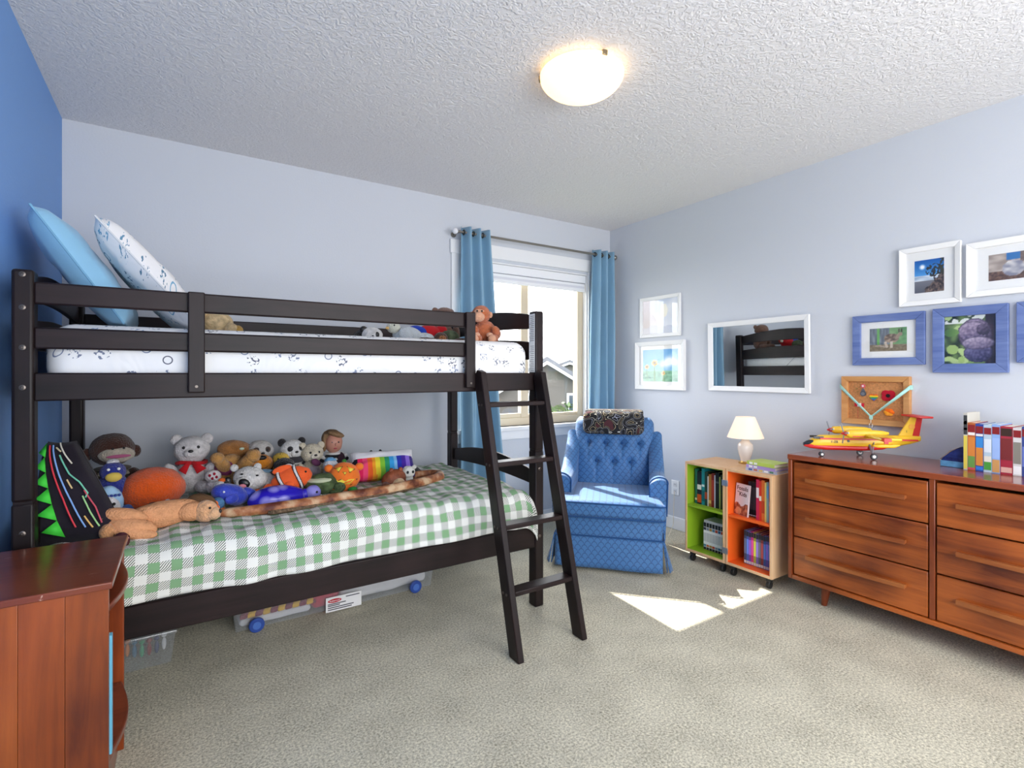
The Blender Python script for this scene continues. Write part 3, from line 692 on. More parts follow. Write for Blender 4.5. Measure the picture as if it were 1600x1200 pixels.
MB().ell((.578, .006, .36), (.006, .006, .006), seg=12).build('magnet_stud', mat('#6a5a30', .4, metal=.6), bc)
# books: spine towards -y (local), built on the shelf
def book(parent_M, name, label, x, th, h, d, y, z, cover, bands=(), group=None, pages='#efe8d8', lean=0):
    t = thing(name, label, 'book', group=group); t.matrix_world = parent_M @ Matrix.Translation((x, y, z)) @ Matrix.Rotation(R(lean), 4, 'Y')
    m = cover if not isinstance(cover, str) else mat(cover, .5)
    MB().box(0, th, .002, .004, 0, h).box(0, .0015, .004, d, 0, h).box(th-.0015, th, .004, d, 0, h).build('cover', m, t)
    MB().box(.0015, th-.0015, .004, d-.004, .003, h-.003).build('pages', mat(pages, .8), t)
    for (z0, z1, c) in bands:
        MB().box(th*.06, th*.94, .001, .0021, z0*h, z1*h).build('spine_band', mat(c, .5), t)
    return t
PM_bc = Matrix.Translation((2.77, 2.19, 0)) @ Matrix.Rotation(R(-90), 4, 'Z')
ORD = ['first', 'second', 'third', 'fourth', 'fifth', 'sixth', 'seventh', 'eighth', 'ninth', 'tenth', 'eleventh', 'twelfth']
def row(specs, PM, x0, y, z, d, desc, group, gap=.0006):
    x = x0
    for i, (cn, c, th, h, bands) in enumerate(specs):
        book(PM, 'book', '%s book, %s from the left %s' % (cn, ORD[i], desc), x, th, h, d, y, z, c, bands, group)
        x += th+gap
    return x
up = [('teal green', '#1f6b58', .016, .225, [(.1, .16, '#d8c9a0')]), ('dark navy picture', '#1a1b30', .034, .21, [(.05, .3, '#d0521c'), (.45, .6, '#e8e4dc')]),
      ('turquoise', '#1f8f94', .022, .235, [(.1, .4, '#15656a'), (.5, .56, '#dff0ee')]), ('dark green', '#2a4438', .020, .215, [(.2, .4, '#b04a2a')]),
      ('white', '#d8d6d2', .008, .19, []), ('golden brown', '#a8702a', .020, .205, [(.1, .2, '#e0b860')]),
      ('dark red', '#7c2018', .020, .215, [(.2, .8, '#a83a26')]), ('pale grey', '#cfd2d6', .008, .205, []), ('black', '#141414', .026, .225, [(.7, .75, '#555555')]), ('yellow green', '#b4c060', .008, .20, []), ('dark olive', '#2e3218', .016, .215, [])]
row(up, PM_bc, .030, .06, .370, .20, 'on the lime upper shelf', 'books on the lime upper shelf')
cols = ['#3a3a3a', '#8a8f96', '#b08a3a', '#5a8a9a', '#c04a2a', '#3a6a8a', '#c8441c', '#d06a2a', '#4a4a52']
row([('white black-banded', '#f2f0ea', .0205, .172, [(.84, 1, '#1c1c1e'), (0, .09, '#2a2420'), (.72, .82, cols[i]), (.11, .19, cols[(i*4+3) % 9]), (.3, .62, '#cfcdc8')]) for i in range(9)],
    PM_bc, .088, .07, .086, .13, 'in the comic row on the lime lower shelf', 'white comic volumes on the lime lower shelf')
book(PM_bc, 'book', 'grey comic volume lying flat on top of the white comic row', .09, .180, .015, .12, .072, .2588, '#c9c7c4')
o2 = [('black patterned', '#2a2226', .0145, .205, [(.02, .05, '#e8e4e0'), (.2, .85, '#54464c')])]*5
o3 = [('magenta red', '#c8204a', .018, .235, [(.55, .8, '#e8d8d8')]), ('bright red', '#d8321c', .014, .23, [(.5, .62, '#f4e0d0')]), ('orange', '#e0702a', .018, .235, [(.2, .5, '#c0421a')]), ('yellow', '#ead070', .010, .225, []), ('grey teal', '#8fb0ac', .014, .23, [(.6, .9, '#6fa8d0')]), ('purple magenta', '#8a2078', .020, .24, [(.4, .5, '#d8b0d8')])]
xx = row([(a, b_, c, d_, e) for a, b_, c, d_, e in o2], PM_bc, .395, .075, .370, .16, 'in the black series on the orange upper shelf', 'black volumes on the orange upper shelf')
row(o3, PM_bc, xx+.002, .03, .370, .20, 'in the bright books on the orange upper shelf', 'bright books on the orange upper shelf')
lo = ['#46506a', '#4a66b0', '#7a4aa0', '#d03a7a', '#b0b03a', '#7a6ab0', '#5a5a62', '#8a3a3a', '#3a5a9a', '#5a4a9a', '#3a6aa8', '#6a4a3a', '#6a8a4a']
ln_ = ['slate', 'blue', 'purple', 'pink', 'olive yellow', 'lilac', 'grey', 'maroon', 'navy blue', 'violet', 'medium blue', 'brown', 'moss green']
row([(ln_[i], lo[i], .0145, .198-.002*(i % 3), [(.84, .98, '#2a2c34'), (.3, .75, '#%02x%02x%02x' % tuple(min(255, int(int(lo[i][k:k+2], 16)*1.35+20)) for k in (1, 3, 5))), (.02, .1, '#d8d4d0')]) for i in range(12)],
    PM_bc, .378, .06, .086, .14, 'on the orange lower shelf', 'thin series volumes on the orange lower shelf')
# the picture book that faces out
fk = thing('book', 'white picture book with brown lettering facing out on the orange shelf', 'book'); fk.matrix_world = PM_bc @ Matrix.Translation((.316, .055, .371)) @ Matrix.Rotation(R(-14), 4, 'Z') @ Matrix.Rotation(R(-6), 4, 'X')
boxpart('cover', mat('#e6d4d2', .5), fk, 0, .105, 0, .012, 0, .185, bevel=.001)
def foss(u, v):
    c = hx('e9dcdc')
    if v < .34+.06*math.sin(u*9):
        c = mixc(hx('7a2c18'), hx('d8845c'), .5+.9*nz(u*3, v*4, 2.5, 3))
        if math.hypot((u-.3)/.22, (v-.12)/.12) < 1: c = mixc(c, hx('e8a878'), .8)
    return c
colgrid('cover_print', 24, 40, .103, .182, foss, fk, .001, .0015, -.0006)
Mt = lambda x, z, y=-.001: Matrix.Translation((x, y, z)) @ Matrix.Rotation(R(90), 4, 'X')
text('Fossils', .034, mat('#5a2a20', .6), fk, Mt(.053, .158), bold=.0004); text('for', .012, mat('#5a2a20', .6), fk, Mt(.022, .136)); text('Kids', .034, mat('#5a2a20', .6), fk, Mt(.060, .124), bold=.0004)
# stack on top of the bookcase
for i, (c, lb_, z, w, d_, dx, rz) in enumerate((('#b9bfd0', 'pale blue patterned book at the bottom of the stack on the bookcase', .645, .185, .15, 0, 2), ('#b49ad8', 'lilac book in the middle of the stack on the bookcase', .663, .175, .15, .004, 0), ('#b8cc5a', 'lime green book on top of the stack on the bookcase', .682, .172, .14, .008, -3))):
    t = thing('book', lb_, 'book', group='stacked books on the bookcase'); t.matrix_world = PM_bc @ Matrix.Translation((.395+dx, .05, z)) @ Matrix.Rotation(R(rz), 4, 'Z')
    h = (.0175, .0185, .020)[i]
    MB().box(0, w, 0, d_, 0, .002).box(0, w, 0, d_, h-.002, h).box(0, w, 0, .003, .002, h-.002).build('cover', mat(c, .45), t)
    boxpart('pages', mat('#f0ead8', .8), t, .004, w-.004, .003, d_-.003, .002, h-.002)
    for k in range(5 if i == 0 else 2): boxpart('spine_print', mat(('#3a5a9a', '#c06a4a', '#e0c060', '#f4f4f4', '#5a8a6a')[k] if i == 0 else '#f0f0e8', .5), t, w*(.1+.17*k), w*(.22+.17*k), -.0006, 0, .004, h-.004)
# table lamp
tl = thing('table_lamp', 'small white ceramic table lamp with a glowing cream shade on the bookcase', 'lamp', (3.03, 1.93, .645))
MB().lathe([(0, 0), (.040, 0), (.042, .006), (.030, .010), (.028, .014)]).build('foot', mat('#c9a050', .3, metal=.8), tl)
MB().lathe([(.028, .014), (.030, .03), (.040, .06), (.047, .095), (.044, .122), (.026, .14), (.022, .15), (.03, .156), (.016, .162)]).build('body', mat('#f4ece2', .2, coat=.5), tl)
MB().cyl((0, 0, .16), (0, 0, .20), .012).build('socket', mat('#d8c9a0', .4), tl)
MB().lathe([(.108, .165), (.056, .295)], seg=40).build('shade', mat('#f6e6d0', .8, emit='#ffd9b0', es=.28, key='lit_shade'), tl, solid=.002)
# drop caps of the shade
for me_ in tl.children[-1:]:
    b_ = bmesh.new(); b_.from_mesh(me_.data); bmesh.ops.delete(b_, geom=[f for f in b_.faces if len(f.verts) > 4], context='FACES_ONLY'); b_.to_mesh(me_.data); b_.free()
lp = bpy.data.lights.new('lamp_bulb', 'POINT'); lp.energy = 1.7; lp.color = (1, .75, .48); lp.shadow_soft_size = .025
lo_ = bpy.data.objects.new('lamp_bulb', lp); COL.objects.link(lo_); lo_.location = (3.03, 1.93, .645+.225)
tag(MB().tube([(3.065, 1.94, .649), (3.09, 1.96, .650), (3.118, 2.0, .648), (3.122, 2.02, .4), (3.14, 2.25, .02), (3.1, 2.35, .006), (2.95, 2.42, .006), (3.05, 2.56, .006), (3.2, 2.64, .05), (3.236, 2.66, .30)], .0025, 6).build('lamp_cord', mat('#e6d9c0', .5)), 'thin cream lamp cord running along the floor to the outlet', 'cord')

# ---------------------------------------------------------------- bedside cabinet in the foreground
M_ns = wood('cherry_panel', '#5c2210', '#8f4119', 2, 8, .3, coat=.3)
M_nst = wood('cherry_worn_top', '#5c2213', '#854026', 0, 8, .28, coat=.4)
nt, L, b = nodes(M_nst); src = b.inputs['Base Color'].links[0].from_socket
tc = N(nt, 'ShaderNodeTexCoord'); mp = N(nt, 'ShaderNodeMapping'); mp.inputs['Scale'].default_value = (6, 38, 6); L.new(tc.outputs['Object'], mp.inputs[0])
n = N(nt, 'ShaderNodeTexNoise'); n.inputs['Scale'].default_value = 2.2; n.inputs['Detail'].default_value = 6; n.inputs['Roughness'].default_value = .7; L.new(mp.outputs[0], n.inputs['Vector'])
r = N(nt, 'ShaderNodeValToRGB'); r.color_ramp.elements[0].position = .66; r.color_ramp.elements[1].position = .70; L.new(n.outputs['Fac'], r.inputs[0])
mx = N(nt, 'ShaderNodeMix', data_type='RGBA'); L.new(r.outputs[0], mx.inputs['Factor']); L.new(src, mx.inputs[6]); mx.inputs[7].default_value = (*lin('#c4a08c'), 1); L.new(mx.outputs[2], b.inputs['Base Color'])
ns = thing('nightstand', 'cherry wood bedside cabinet with open shelves in the left foreground', 'nightstand', (-.32, 1.87, 0))
def npt(name, m, *b, bevel=.003): return boxpart(name, m, ns, *b, world=True, bevel=bevel)
NX0, NX1, NY0, NY1 = XL+.003, -.147, 1.655, 2.095
MB().prism([(NX0, NY0-.012), (NX1+.004, NY0-.012), (NX1+.006, NY1+.004), (NX0, NY1+.004)], .672, .69, 'z').build('top_board', M_nst, ns, world=True, bevel=.003)
for i in range(4):                                       # glued staves of the side panel
    x0 = NX0+(NX1-.004-NX0)*i/4; x1 = NX0+(NX1-.004-NX0)*(i+1)/4
    o = MB().box(x0, x1-.0006, NY0, NY0+.018, 0, .672).build('side_stave', wood('cherry_stave_%d' % (i % 3), ('#5a2412', '#6e2e12', '#602610')[i % 3], ('#96481a', '#a8551f', '#9e4c1c')[i % 3], 2, 8, .3, coat=.3), ns, world=True, bevel=.0008)
npt('side_panel', M_ns, NX0, NX1-.004, NY1-.018, NY1, 0, .672); npt('back_panel', M_ns, NX0, NX0+.01, NY0+.018, NY1-.018, .05, .672)
sh = [(NX0+.01, NY0+.018)]+[(NX1-.01+.03*math.sin(math.pi*i/12), NY0+.018+(NY1-NY0-.036)*i/12) for i in range(13)]+[(NX0+.01, NY1-.018)]
MB().prism(sh, .598, .615, 'z').build('shelf', M_nst, ns, world=True, bevel=.003)
for yy in (NY0+.018, NY1-.03):
    MB().prism([(NX1-.06, .598), (NX1-.008, .598), (NX1-.03, .545), (NX1-.06, .53)], yy, yy+.012, 'y').build('shelf_bracket', M_ns, ns, world=True)
MB().prism([(x, y) for x, y in sh], .205, .225, 'z').build('shelf', M_nst, ns, world=True, bevel=.003)
npt('plinth', M_ns, NX0+.01, NX1-.02, NY0+.02, NY1-.02, 0, .205)
bk_ = thing('book', 'tall light blue book standing in the bedside cabinet', 'book', (-.30, 1.69, .2255))
boxpart('cover', mat('#69b4d2', .45), bk_, 0, .152, 0, .022, 0, .31, bevel=.001); boxpart('pages', mat('#e9e4d6', .8), bk_, .002, .146, .002, .020, .3095, .3115)
bk_ = thing('book', 'dark teal book leaning behind the light blue book in the bedside cabinet', 'book', (-.31, 1.715, .2255))
boxpart('cover', mat('#2f6a80', .45), bk_, 0, .150, 0, .016, 0, .26, bevel=.001); boxpart('pages', mat('#e9e4d6', .8), bk_, .002, .146, .002, .014, .2595, .2612)

# ---------------------------------------------------------------- pictures on the right wall (local x runs to the right, -y into the room)
def frame(name, label, cat, ya, yb, z0, z1, bw, dep, m, board=None, bm=None, pic=None, prof=0, mirror=False, res=56, group=None):
    w, h = ya-yb, z1-z0
    t = thing(name, label, cat, (XR, ya, z0), -90, group=group)
    for (p, q, r_, s_) in (((0, 0), (w, 0), (w-bw, bw), (bw, bw)), ((w, 0), (w, h), (w-bw, h-bw), (w-bw, bw)), ((w, h), (0, h), (bw, h-bw), (w-bw, h-bw)), ((0, h), (0, 0), (bw, bw), (bw, h-bw))):
        MB().add([(p[0], 0, p[1]), (q[0], 0, q[1]), (r_[0], 0, r_[1]), (s_[0], 0, s_[1]), (p[0], -dep, p[1]), (q[0], -dep, q[1]), (r_[0], -dep+prof, r_[1]), (s_[0], -dep+prof, s_[1])],
                 [(0, 1, 2, 3), (4, 7, 6, 5), (0, 4, 5, 1), (1, 5, 6, 2), (2, 6, 7, 3), (3, 7, 4, 0)]).build('frame_bar', m, t, bevel=.0025)
    if mirror:
        boxpart('mirror_glass', mat('#e8ecec', .015, metal=1, key='mirror_silver'), t, bw-.002, w-bw+.002, -.008, -.004, bw-.002, h-bw+.002); return t
    if board:
        boxpart('mat_board', mat(bm or '#f2f1ee', .85), t, bw-.002, w-bw+.002, -.007, -.004, bw-.002, h-bw+.002)
        l, r_, bo, to = board
    else: l = r_ = bo = to = 0; boxpart('backing', mat('#888888', .8), t, bw-.002, w-bw+.002, -.007, -.004, bw-.002, h-bw+.002)
    pw, ph = w-2*bw-l-r_, h-2*bw-bo-to
    colgrid('picture', res, int(res*ph/pw), pw, ph, pic, t, bw+l, bw+bo, -.0076)
    boxpart('glass', glass_mat('picture_glass'), t, bw-.001, w-bw+.001, -.0110, -.0100, bw-.001, h-bw+.001)
    return t
M_fw = mat('#efeeec', .5, .1, 60, key='white_frame'); M_fb = wood('blue_stained_frame', '#465a94', '#7688b8', 0, 10, .55)
def p_pale(u, v):
    c = mixc(hx('c9d2e4'), hx('eef0f4'), .5+nz(u, v, 3, 1))
    if u < .2: c = mixc(hx('b8a8b0'), hx('8a7468'), 1-v)
    elif u < .42: c = mixc(c, hx('b9a7a2'), .7 if v < .7-1.4*(u-.2) else .25)
    d = math.hypot((u-.62)/.1, (v-.66)/.2)
    if d < 1: c = mixc(c, hx('fdf6e0'), .7)
    if v < .2+.1*nz(u, 0, 4, 2): c = mixc(c, hx('a8b0c8'), .5)
    return c
def p_sun(u, v):
    c = mixc(hx('9fd0ea'), hx('3f9ddc'), v)
    cl_ = nz(u, v, 3.5, 4)+.9-math.hypot((u-.72)/.3, (v-.6)/.34)*1.0
    c = mixc(c, hx('f4f8fb'), cl_*1.4)
    if v < .34: c = mixc(hx('3f8a6a'), hx('7fbf9a'), .5+nz(u, v, 14, 5)+v)
    for (sx, sy, r_) in ((.35, .58, .10), (.13, .46, .07), (.6, .26, .06)):
        d = math.hypot(u-sx, (v-sy)*.9)
        if abs(u-sx) < .012 and v < sy: c = hx('4f8a3a')
        if d < r_*(.85+.2*math.sin(14*math.atan2(v-sy, u-sx))): c = hx('f0b52c')
        if d < r_*.4: c = hx('5a3a1c')
    return c
def p_beach(u, v):
    c = mixc(hx('58a4e4'), hx('0b57a8'), (v-.5)*2)
    if v < .52: c = mixc(hx('e8eef4'), hx('9fb4c8'), .5+nz(u*.5, v*3, 5, 6)*1.4)
    if v < .36: c = mixc(hx('8a8a90'), hx('5a5a62'), 1-v*2)
    d = math.hypot((u-.27)/1.0, (v-.79)*1.25); c = mixc(c, hx('ffffff'), max(0, 1-d/.13)*1.5)
    if v < (u-.25)*.85+.1*nz(u, v, 10, 7): c = mixc(hx('2c211c'), hx('8a7466'), .5+nz(u, v, 18, 8))
    br = nz(u, v, 16, 9)
    if math.hypot((u-.68)/.3, (v-.66)/.2) < 1 and br > .02: c = hx('2c2a1c')
    if abs(u-.68+.25*(v-.4)) < .022 and .3 < v < .7: c = hx('2a1c14')
    if u > .86 and v > .5 and nz(u, v, 12, 3) > -.15: c = hx('3a3a22')
    return c
def p_rocks(u, v):
    c = mixc(hx('cdbfb4'), hx('9a8c82'), .5+nz(u, v, 7, 1))
    if v > .72+.2*u*0 and u > .25: c = mixc(hx('2f6aa8'), hx('4f8ac4'), u)
    if v > .55+.35*(u-.3) and u > .45: c = mixc(hx('5a4a42'), hx('8a766a'), .5+nz(u, v, 14, 2))
    if v < .34+.05*nz(u, 0, 6, 3): c = mixc(hx('4a342a'), hx('8a6a56'), .5+nz(u, v, 22, 4))
    if math.hypot((u-.36)/.16, (v-.42)/.3) < 1: c = mixc(hx('8a8a9a'), hx('e0dcd8'), .5+nz(u, v, 9, 5))
    if math.hypot((u-.75)/.2, (v-.52)/.17) < 1: c = mixc(hx('6a6480'), hx('a49cac'), .5+nz(u, v, 9, 6))
    return c
def p_roo(u, v):
    c = mixc(hx('8ab07a'), hx('5f8f5a'), .5+nz(u, v, 6, 1))
    if u < .55: c = mixc(hx('5a6470'), hx('8f98a4'), .5+nz(u*3, v*.5, 5, 2))
    if .2 < u < .27: c = hx('6fae62')
    if v < .3: c = mixc(hx('9a8c74'), hx('7a6e5c'), .5+nz(u, v, 14, 3))
    bd = math.hypot((u-.6)/.2, (v-.55)/.2)
    if bd < 1: c = mixc(hx('5a4a42'), hx('b8a08a'), .4+nz(u, v, 12, 4)+.3*(.5-v))
    if math.hypot((u-.83)/.06, (v-.72)/.08) < 1 or (abs(u-.76-.3*(v-.6)) < .045 and .5 < v < .74): c = hx('a08a78')
    if (abs(u-.80) < .02 or abs(u-.87) < .02) and .78 < v < .93: c = hx('4a3a34')
    if abs(v-.2-.04*math.sin(u*8)) < .03 and .15 < u < .5: c = hx('b8a898')
    if (abs(u-.60) < .04) and .14 < v < .42: c = hx('d0c4b4')
    if (abs(u-.45+.2*(v-.3)) < .035) and .15 < v < .42: c = hx('cfc0ae')
    return c
def p_koala(u, v):
    c = mixc(hx('1e2a18'), hx('86a660'), .42+1.1*nz(u, v, 6, 1))
    if nz(u, v, 5, 2) > .28: c = hx('b8cf8a')
    if u > .80: c = mixc(hx('44323a'), hx('241820'), .5+nz(u*3, v*.6, 6, 9))
    if v > .84 and u < .85 and nz(u, v, 7, 3) > -.1: c = hx('e4e8e0')
    for (ax, ay, rx, ry, a, b_) in ((.60, .60, .32, .34, 'a894b0', '3a3048'), (.56, .66, .30, .22, 'b8a6bc', '4e4260'), (.66, .22, .28, .20, '8480a8', '2a2648'), (.66, .42, .32, .13, 'bfb0c4', '5a4e6a'), (.76, .70, .13, .12, '7a6a84', '2c2434')):
        dx, dy = (u-ax)/rx, (v-ay)/ry; d = math.hypot(dx, dy)
        if d < 1: c = mixc(hx(b_), hx(a), .5+.55*(dy*.8-dx*.25)+.5*nz(u, v, 22, 4)); c = mixc(c, hx('2a2230'), max(0, (d-.86)*5))
    if math.hypot((u-.16)/.12, (v-.30)/.10) < 1 or math.hypot((u-.34)/.07, (v-.08)/.07) < 1: c = hx('a4c070')
    if math.hypot((u-.14)/.15, (v-.66)/.09) < 1: c = mixc(hx('4a7038'), hx('7fa45a'), u*3)
    return c
frame('picture_frame', 'small white frame with a pale cloudy picture above the sunflower picture', 'picture frame', 3.015, 2.605, 1.512, 1.842, .028, .02, M_fw, pic=p_pale, prof=.006)
frame('picture_frame', 'white frame with sunflowers under a blue sky', 'picture frame', 3.06, 2.56, 1.087, 1.477, .035, .03, M_fw, board=(.035, .035, .03, .03), pic=p_sun, prof=.01)
frame('wall_mirror', 'rectangular white framed mirror reflecting the bunk bed', 'mirror', 2.349, 1.635, 1.095, 1.582, .034, .022, M_fw, mirror=True, prof=.010).rotation_euler[0] = R(1.2)
frame('picture_frame', 'white frame with a sunny beach and tree photograph', 'picture frame', 1.17, .912, 1.572, 1.878, .026, .026, M_fw, board=(.038, .044, .04, .045), pic=p_beach, prof=.008)
frame('picture_frame', 'white frame with a rocky creek photograph at the right edge', 'picture frame', .892, .49, 1.588, 1.852, .03, .026, M_fw, board=(.05, .05, .04, .04), pic=p_rocks, prof=.008)
frame('picture_frame', 'blue stained frame with a kangaroo photograph', 'picture frame', 1.397, 1.058, 1.264, 1.543, .04, .024, M_fb, board=(.042, .042, .036, .036), pic=p_roo, prof=.004)
frame('picture_frame', 'blue stained frame with a koala photograph', 'picture frame', 1.025, .739, 1.222, 1.547, .045, .026, M_fb, pic=p_koala, prof=.004)
frame('picture_frame', 'blue stained frame cut off by the right edge of the view', 'picture frame', .712, .41, 1.268, 1.547, .045, .024, M_fb, board=(.03, .03, .03, .03), pic=lambda u, v: p_roo(1-u, v), prof=.004)
# cork shadow box with pins and a ribbon
ck = thing('cork_board', 'oak framed cork board with pins and a mint ribbon above the toy plane', 'cork board', (XR, 1.45, .932), -90)
CW, CH = .33, .27
M_oak = wood('oak_frame', '#b9783f', '#d8a468', 0, 9, .5)
for (p, q, r_, s_) in (((0, 0), (CW, 0), (CW-.03, .03), (.03, .03)), ((CW, 0), (CW, CH), (CW-.03, CH-.03), (CW-.03, .03)), ((CW, CH), (0, CH), (.03, CH-.03), (CW-.03, CH-.03)), ((0, CH), (0, 0), (.03, .03), (.03, CH-.03))):
    MB().add([(p[0], 0, p[1]), (q[0], 0, q[1]), (r_[0], 0, r_[1]), (s_[0], 0, s_[1]), (p[0], -.035, p[1]), (q[0], -.035, q[1]), (r_[0], -.028, r_[1]), (s_[0], -.028, s_[1])], [(0, 1, 2, 3), (4, 7, 6, 5), (0, 4, 5, 1), (1, 5, 6, 2), (2, 6, 7, 3), (3, 7, 4, 0)]).build('frame_bar', M_oak, ck, bevel=.002)
boxpart('cork_sheet', mat('#c98a54', .95, .5, 300, .25, 120), ck, .028, CW-.028, -.012, -.004, .028, CH-.028)
def disc(mb, x, z, r, y0, y1, mi=0, n=20, sx=1): return mb.prism([(x+r*sx*math.cos(2*math.pi*i/n), z+r*math.sin(2*math.pi*i/n)) for i in range(n)], y0, y1, 'y', mi)
pin = lambda label, cat, loc: thing(cat.replace(' ', '_'), label, cat, loc, -90)
def cw(x, z): return (XR-.0125, 1.45-x, .932+z)
t = pin('small round pink pin at the top of the cork board', 'pin badge', cw(.105, .215)); disc(MB(), 0, 0, .011, -.004, 0).build('badge', mat('#d85a6a', .4), t); disc(MB(), 0, 0, .005, -.006, -.004).build('centre', mat('#f4e8e8', .4), t)
t = pin('round pewter medallion hanging on the cork board', 'medallion', cw(.105, .172)); disc(MB(), 0, 0, .015, -.004, 0).build('disc', mat('#6a6c72', .4, metal=.5), t); MB().prism([(-.012, .012), (.012, .012), (0, .034)], -.003, -.001, 'y').build('hanger', mat('#7a7c82', .4, metal=.5), t); disc(MB(), 0, 0, .009, -.0055, -.004).build('relief', mat('#8f9298', .4, metal=.5), t)
t = pin('small brass pin beside the pewter medallion', 'pin badge', cw(.072, .20)); disc(MB(), 0, 0, .006, -.004, 0, n=5).build('badge', mat('#b08a50', .4, metal=.5), t); disc(MB(), .006, -.016, .004, -.004, 0, n=6).build('charm', mat('#b08a50', .4, metal=.5), t)
t = pin('rainbow striped heart pin in the middle of the cork board', 'heart pin', cw(.158, .155))
hp_ = []
for i in range(36):
    a = 2*math.pi*i/36; hp_.append((.0215*math.sin(a)**3, .0018*(13*math.cos(a)-5*math.cos(2*a)-2*math.cos(3*a)-math.cos(4*a))*.75))
zs = [.022, .014, .007, .0, -.008, -.016, -.026]
for i, c in enumerate(('#d8321c', '#ee7a1c', '#f0cc2a', '#3f9a4a', '#3a6ab0', '#5a4a9a')):
    out = []
    for k in range(36):
        x, z = hp_[k]; out.append((x, min(zs[i], max(zs[i+1], z))))
    MB().prism(out, -.0035, 0, 'y').build('stripe', mat(c, .4), t, smooth=0)
t = pin('red felt poppy with black centre on the cork board', 'poppy', cw(.228, .165))
for k in range(4):
    a = R(45+90*k); MB().ell((.017*math.cos(a), -.003, .015*math.sin(a)), (.021, .003, .019), seg=16).build('petal', cloth('#b8142c'), t)
disc(MB(), 0, 0, .010, -.0085, -.004).build('centre', cloth('#141216'), t)
t = pin('small red and white maple leaf flag on the cork board', 'flag', cw(.062, .108))
boxpart('red_bar', cloth('#d02838'), t, 0, .014, -.003, 0, -.010, .010); boxpart('white_field', cloth('#f4f2f2'), t, .014, .034, -.003, 0, -.010, .010); boxpart('red_bar', cloth('#d02838'), t, .034, .048, -.003, 0, -.010, .010)
MB().prism([(.024+x*.008, z*.008) for x, z in ((0, -1), (.12, -.35), (.8, -.45), (.65, -.15), (1, .2), (.55, .3), (.45, .55), (.2, .35), (.25, .8), (0, 1), (-.25, .8), (-.2, .35), (-.45, .55), (-.55, .3), (-1, .2), (-.65, -.15), (-.8, -.45), (-.12, -.35))], -.0042, -.003, 'y').build('maple_leaf', cloth('#d02838'), t)
MB().cyl((.018, -.003, -.010), (.016, -.003, -.085), .001, seg=6).build('stick', mat('#c04a3a', .6), t)
t = pin('orange and yellow folded paper flower low on the cork board', 'paper flower', cw(.232, .075))
for k in range(6):
    a = 2*math.pi*k/6; MB().ell((.013*math.cos(a), -.006, .011*math.sin(a)), (.013, .007, .011), seg=10).build('petal', cloth('#f2701c' if k < 3 else '#f6a02c'), t)
rb = thing('ribbon', 'mint green ribbon hung in a V across the cork board', 'ribbon', (XR-.036, 1.45, .932), -90)
M_rib = mat('#a8dcd0', .4, sheen=.3)
for (xa_, za_, xb_, zb_) in ((-.004, .212, .153, .048), (CW+.004, .212, .157, .048)):
    MB().add([(xa_, -.001, za_+.012), (xa_, -.001, za_-.012), (xb_, -.004, zb_-.006), (xb_, -.004, zb_+.006)], [(0, 1, 2, 3)]).build('strap', M_rib, rb, solid=.001)
    sgn = -1 if xa_ < 0 else 1
    MB().box(min(xa_, xa_+sgn*.002), max(xa_, xa_+sgn*.002), -.001, .034, za_-.012, za_+.012).build('wrap', M_rib, rb)
rbox(.146, .164, -.010, .0, .030, .056, .005, 2).build('knot', M_rib, rb)
MB().tube([(.155, -.006, .032), (.155, -.006, .012)], .0015, 6).tube([(.155+.008*math.sin(a), -.006, .0-.012*math.cos(a)-.002) for a in [2*math.pi*k/14 for k in range(14)]], .0014, 6, closed=True).build('clasp', mat('#b9b9b4', .3, metal=.8), rb)

# ---------------------------------------------------------------- toy water-bomber plane (nose to local -x)
tp = thing('toy_plane', 'red and yellow brick-built propeller plane on the dresser', 'toy plane', (3.005, 1.232, .78), -43.8)
Y_ = mat('#f2c02c', .35); RD = mat('#cf2420', .35); BKp = mat('#22252c', .3); GRp = mat('#9a9ea4', .3, metal=.5); WHp = mat('#e8e6e0', .4)
def loft(secs, n=16):
    mb = MB(); vs = []; fs = []
    for (x, zc, ry, rz_) in secs:
        for j in range(n):
            a = 2*math.pi*j/n; e = .75
            cx_3 = math.copysign(abs(math.cos(a))**e, math.cos(a)); sx_3 = math.copysign(abs(math.sin(a))**e, math.sin(a))
            vs.append((x, ry*cx_3, zc+rz_*sx_3))
    for i in range(len(secs)-1):
        for j in range(n): fs.append((i*n+j, i*n+(j+1) % n, (i+1)*n+(j+1) % n, (i+1)*n+j))
    fs += [tuple(range(n)), tuple(range((len(secs)-1)*n, len(secs)*n))[::-1]]
    return mb.add(vs, fs)
loft([(-.285, .068, .014, .012), (-.26, .072, .026, .022), (-.22, .080, .032, .034), (-.05, .082, .034, .036), (.08, .084, .032, .034), (.20, .098, .018, .022), (.245, .105, .010, .014)]).build('fuselage', Y_, tp)
loft([(-.30, .060, .008, .008), (-.27, .056, .024, .014), (-.20, .052, .033, .016), (-.02, .052, .034, .016), (.07, .058, .026, .014), (.12, .070, .010, .006)]).build('hull', RD, tp)
loft([(-.303, .064, .007, .007), (-.285, .070, .018, .012), (-.262, .079, .024, .012)]).build('nose_cone', BKp, tp)
for s in (-1, 1):
    MB().box(-.235, .22, s*.0335-.002, s*.0335+.002, .094, .102).build('side_stripe', RD, tp)
    MB().box(-.262, -.215, s*.027-.004, s*.027+.004, .096, .108).build('cockpit_window', BKp, tp)
    MB().cyl((-.10, s*.031, .088), (-.10, s*.0365, .088), .006, seg=14).build('porthole', BKp, tp)
text('F-ZB', .016, BKp, tp, Matrix.Translation((-.165, -.0352, .082)) @ Matrix.Rotation(R(90), 4, 'X'))
wg = rbox(-.055, .035, -.265, .265, .118, .132, .006, 2).build('wing', Y_, tp)
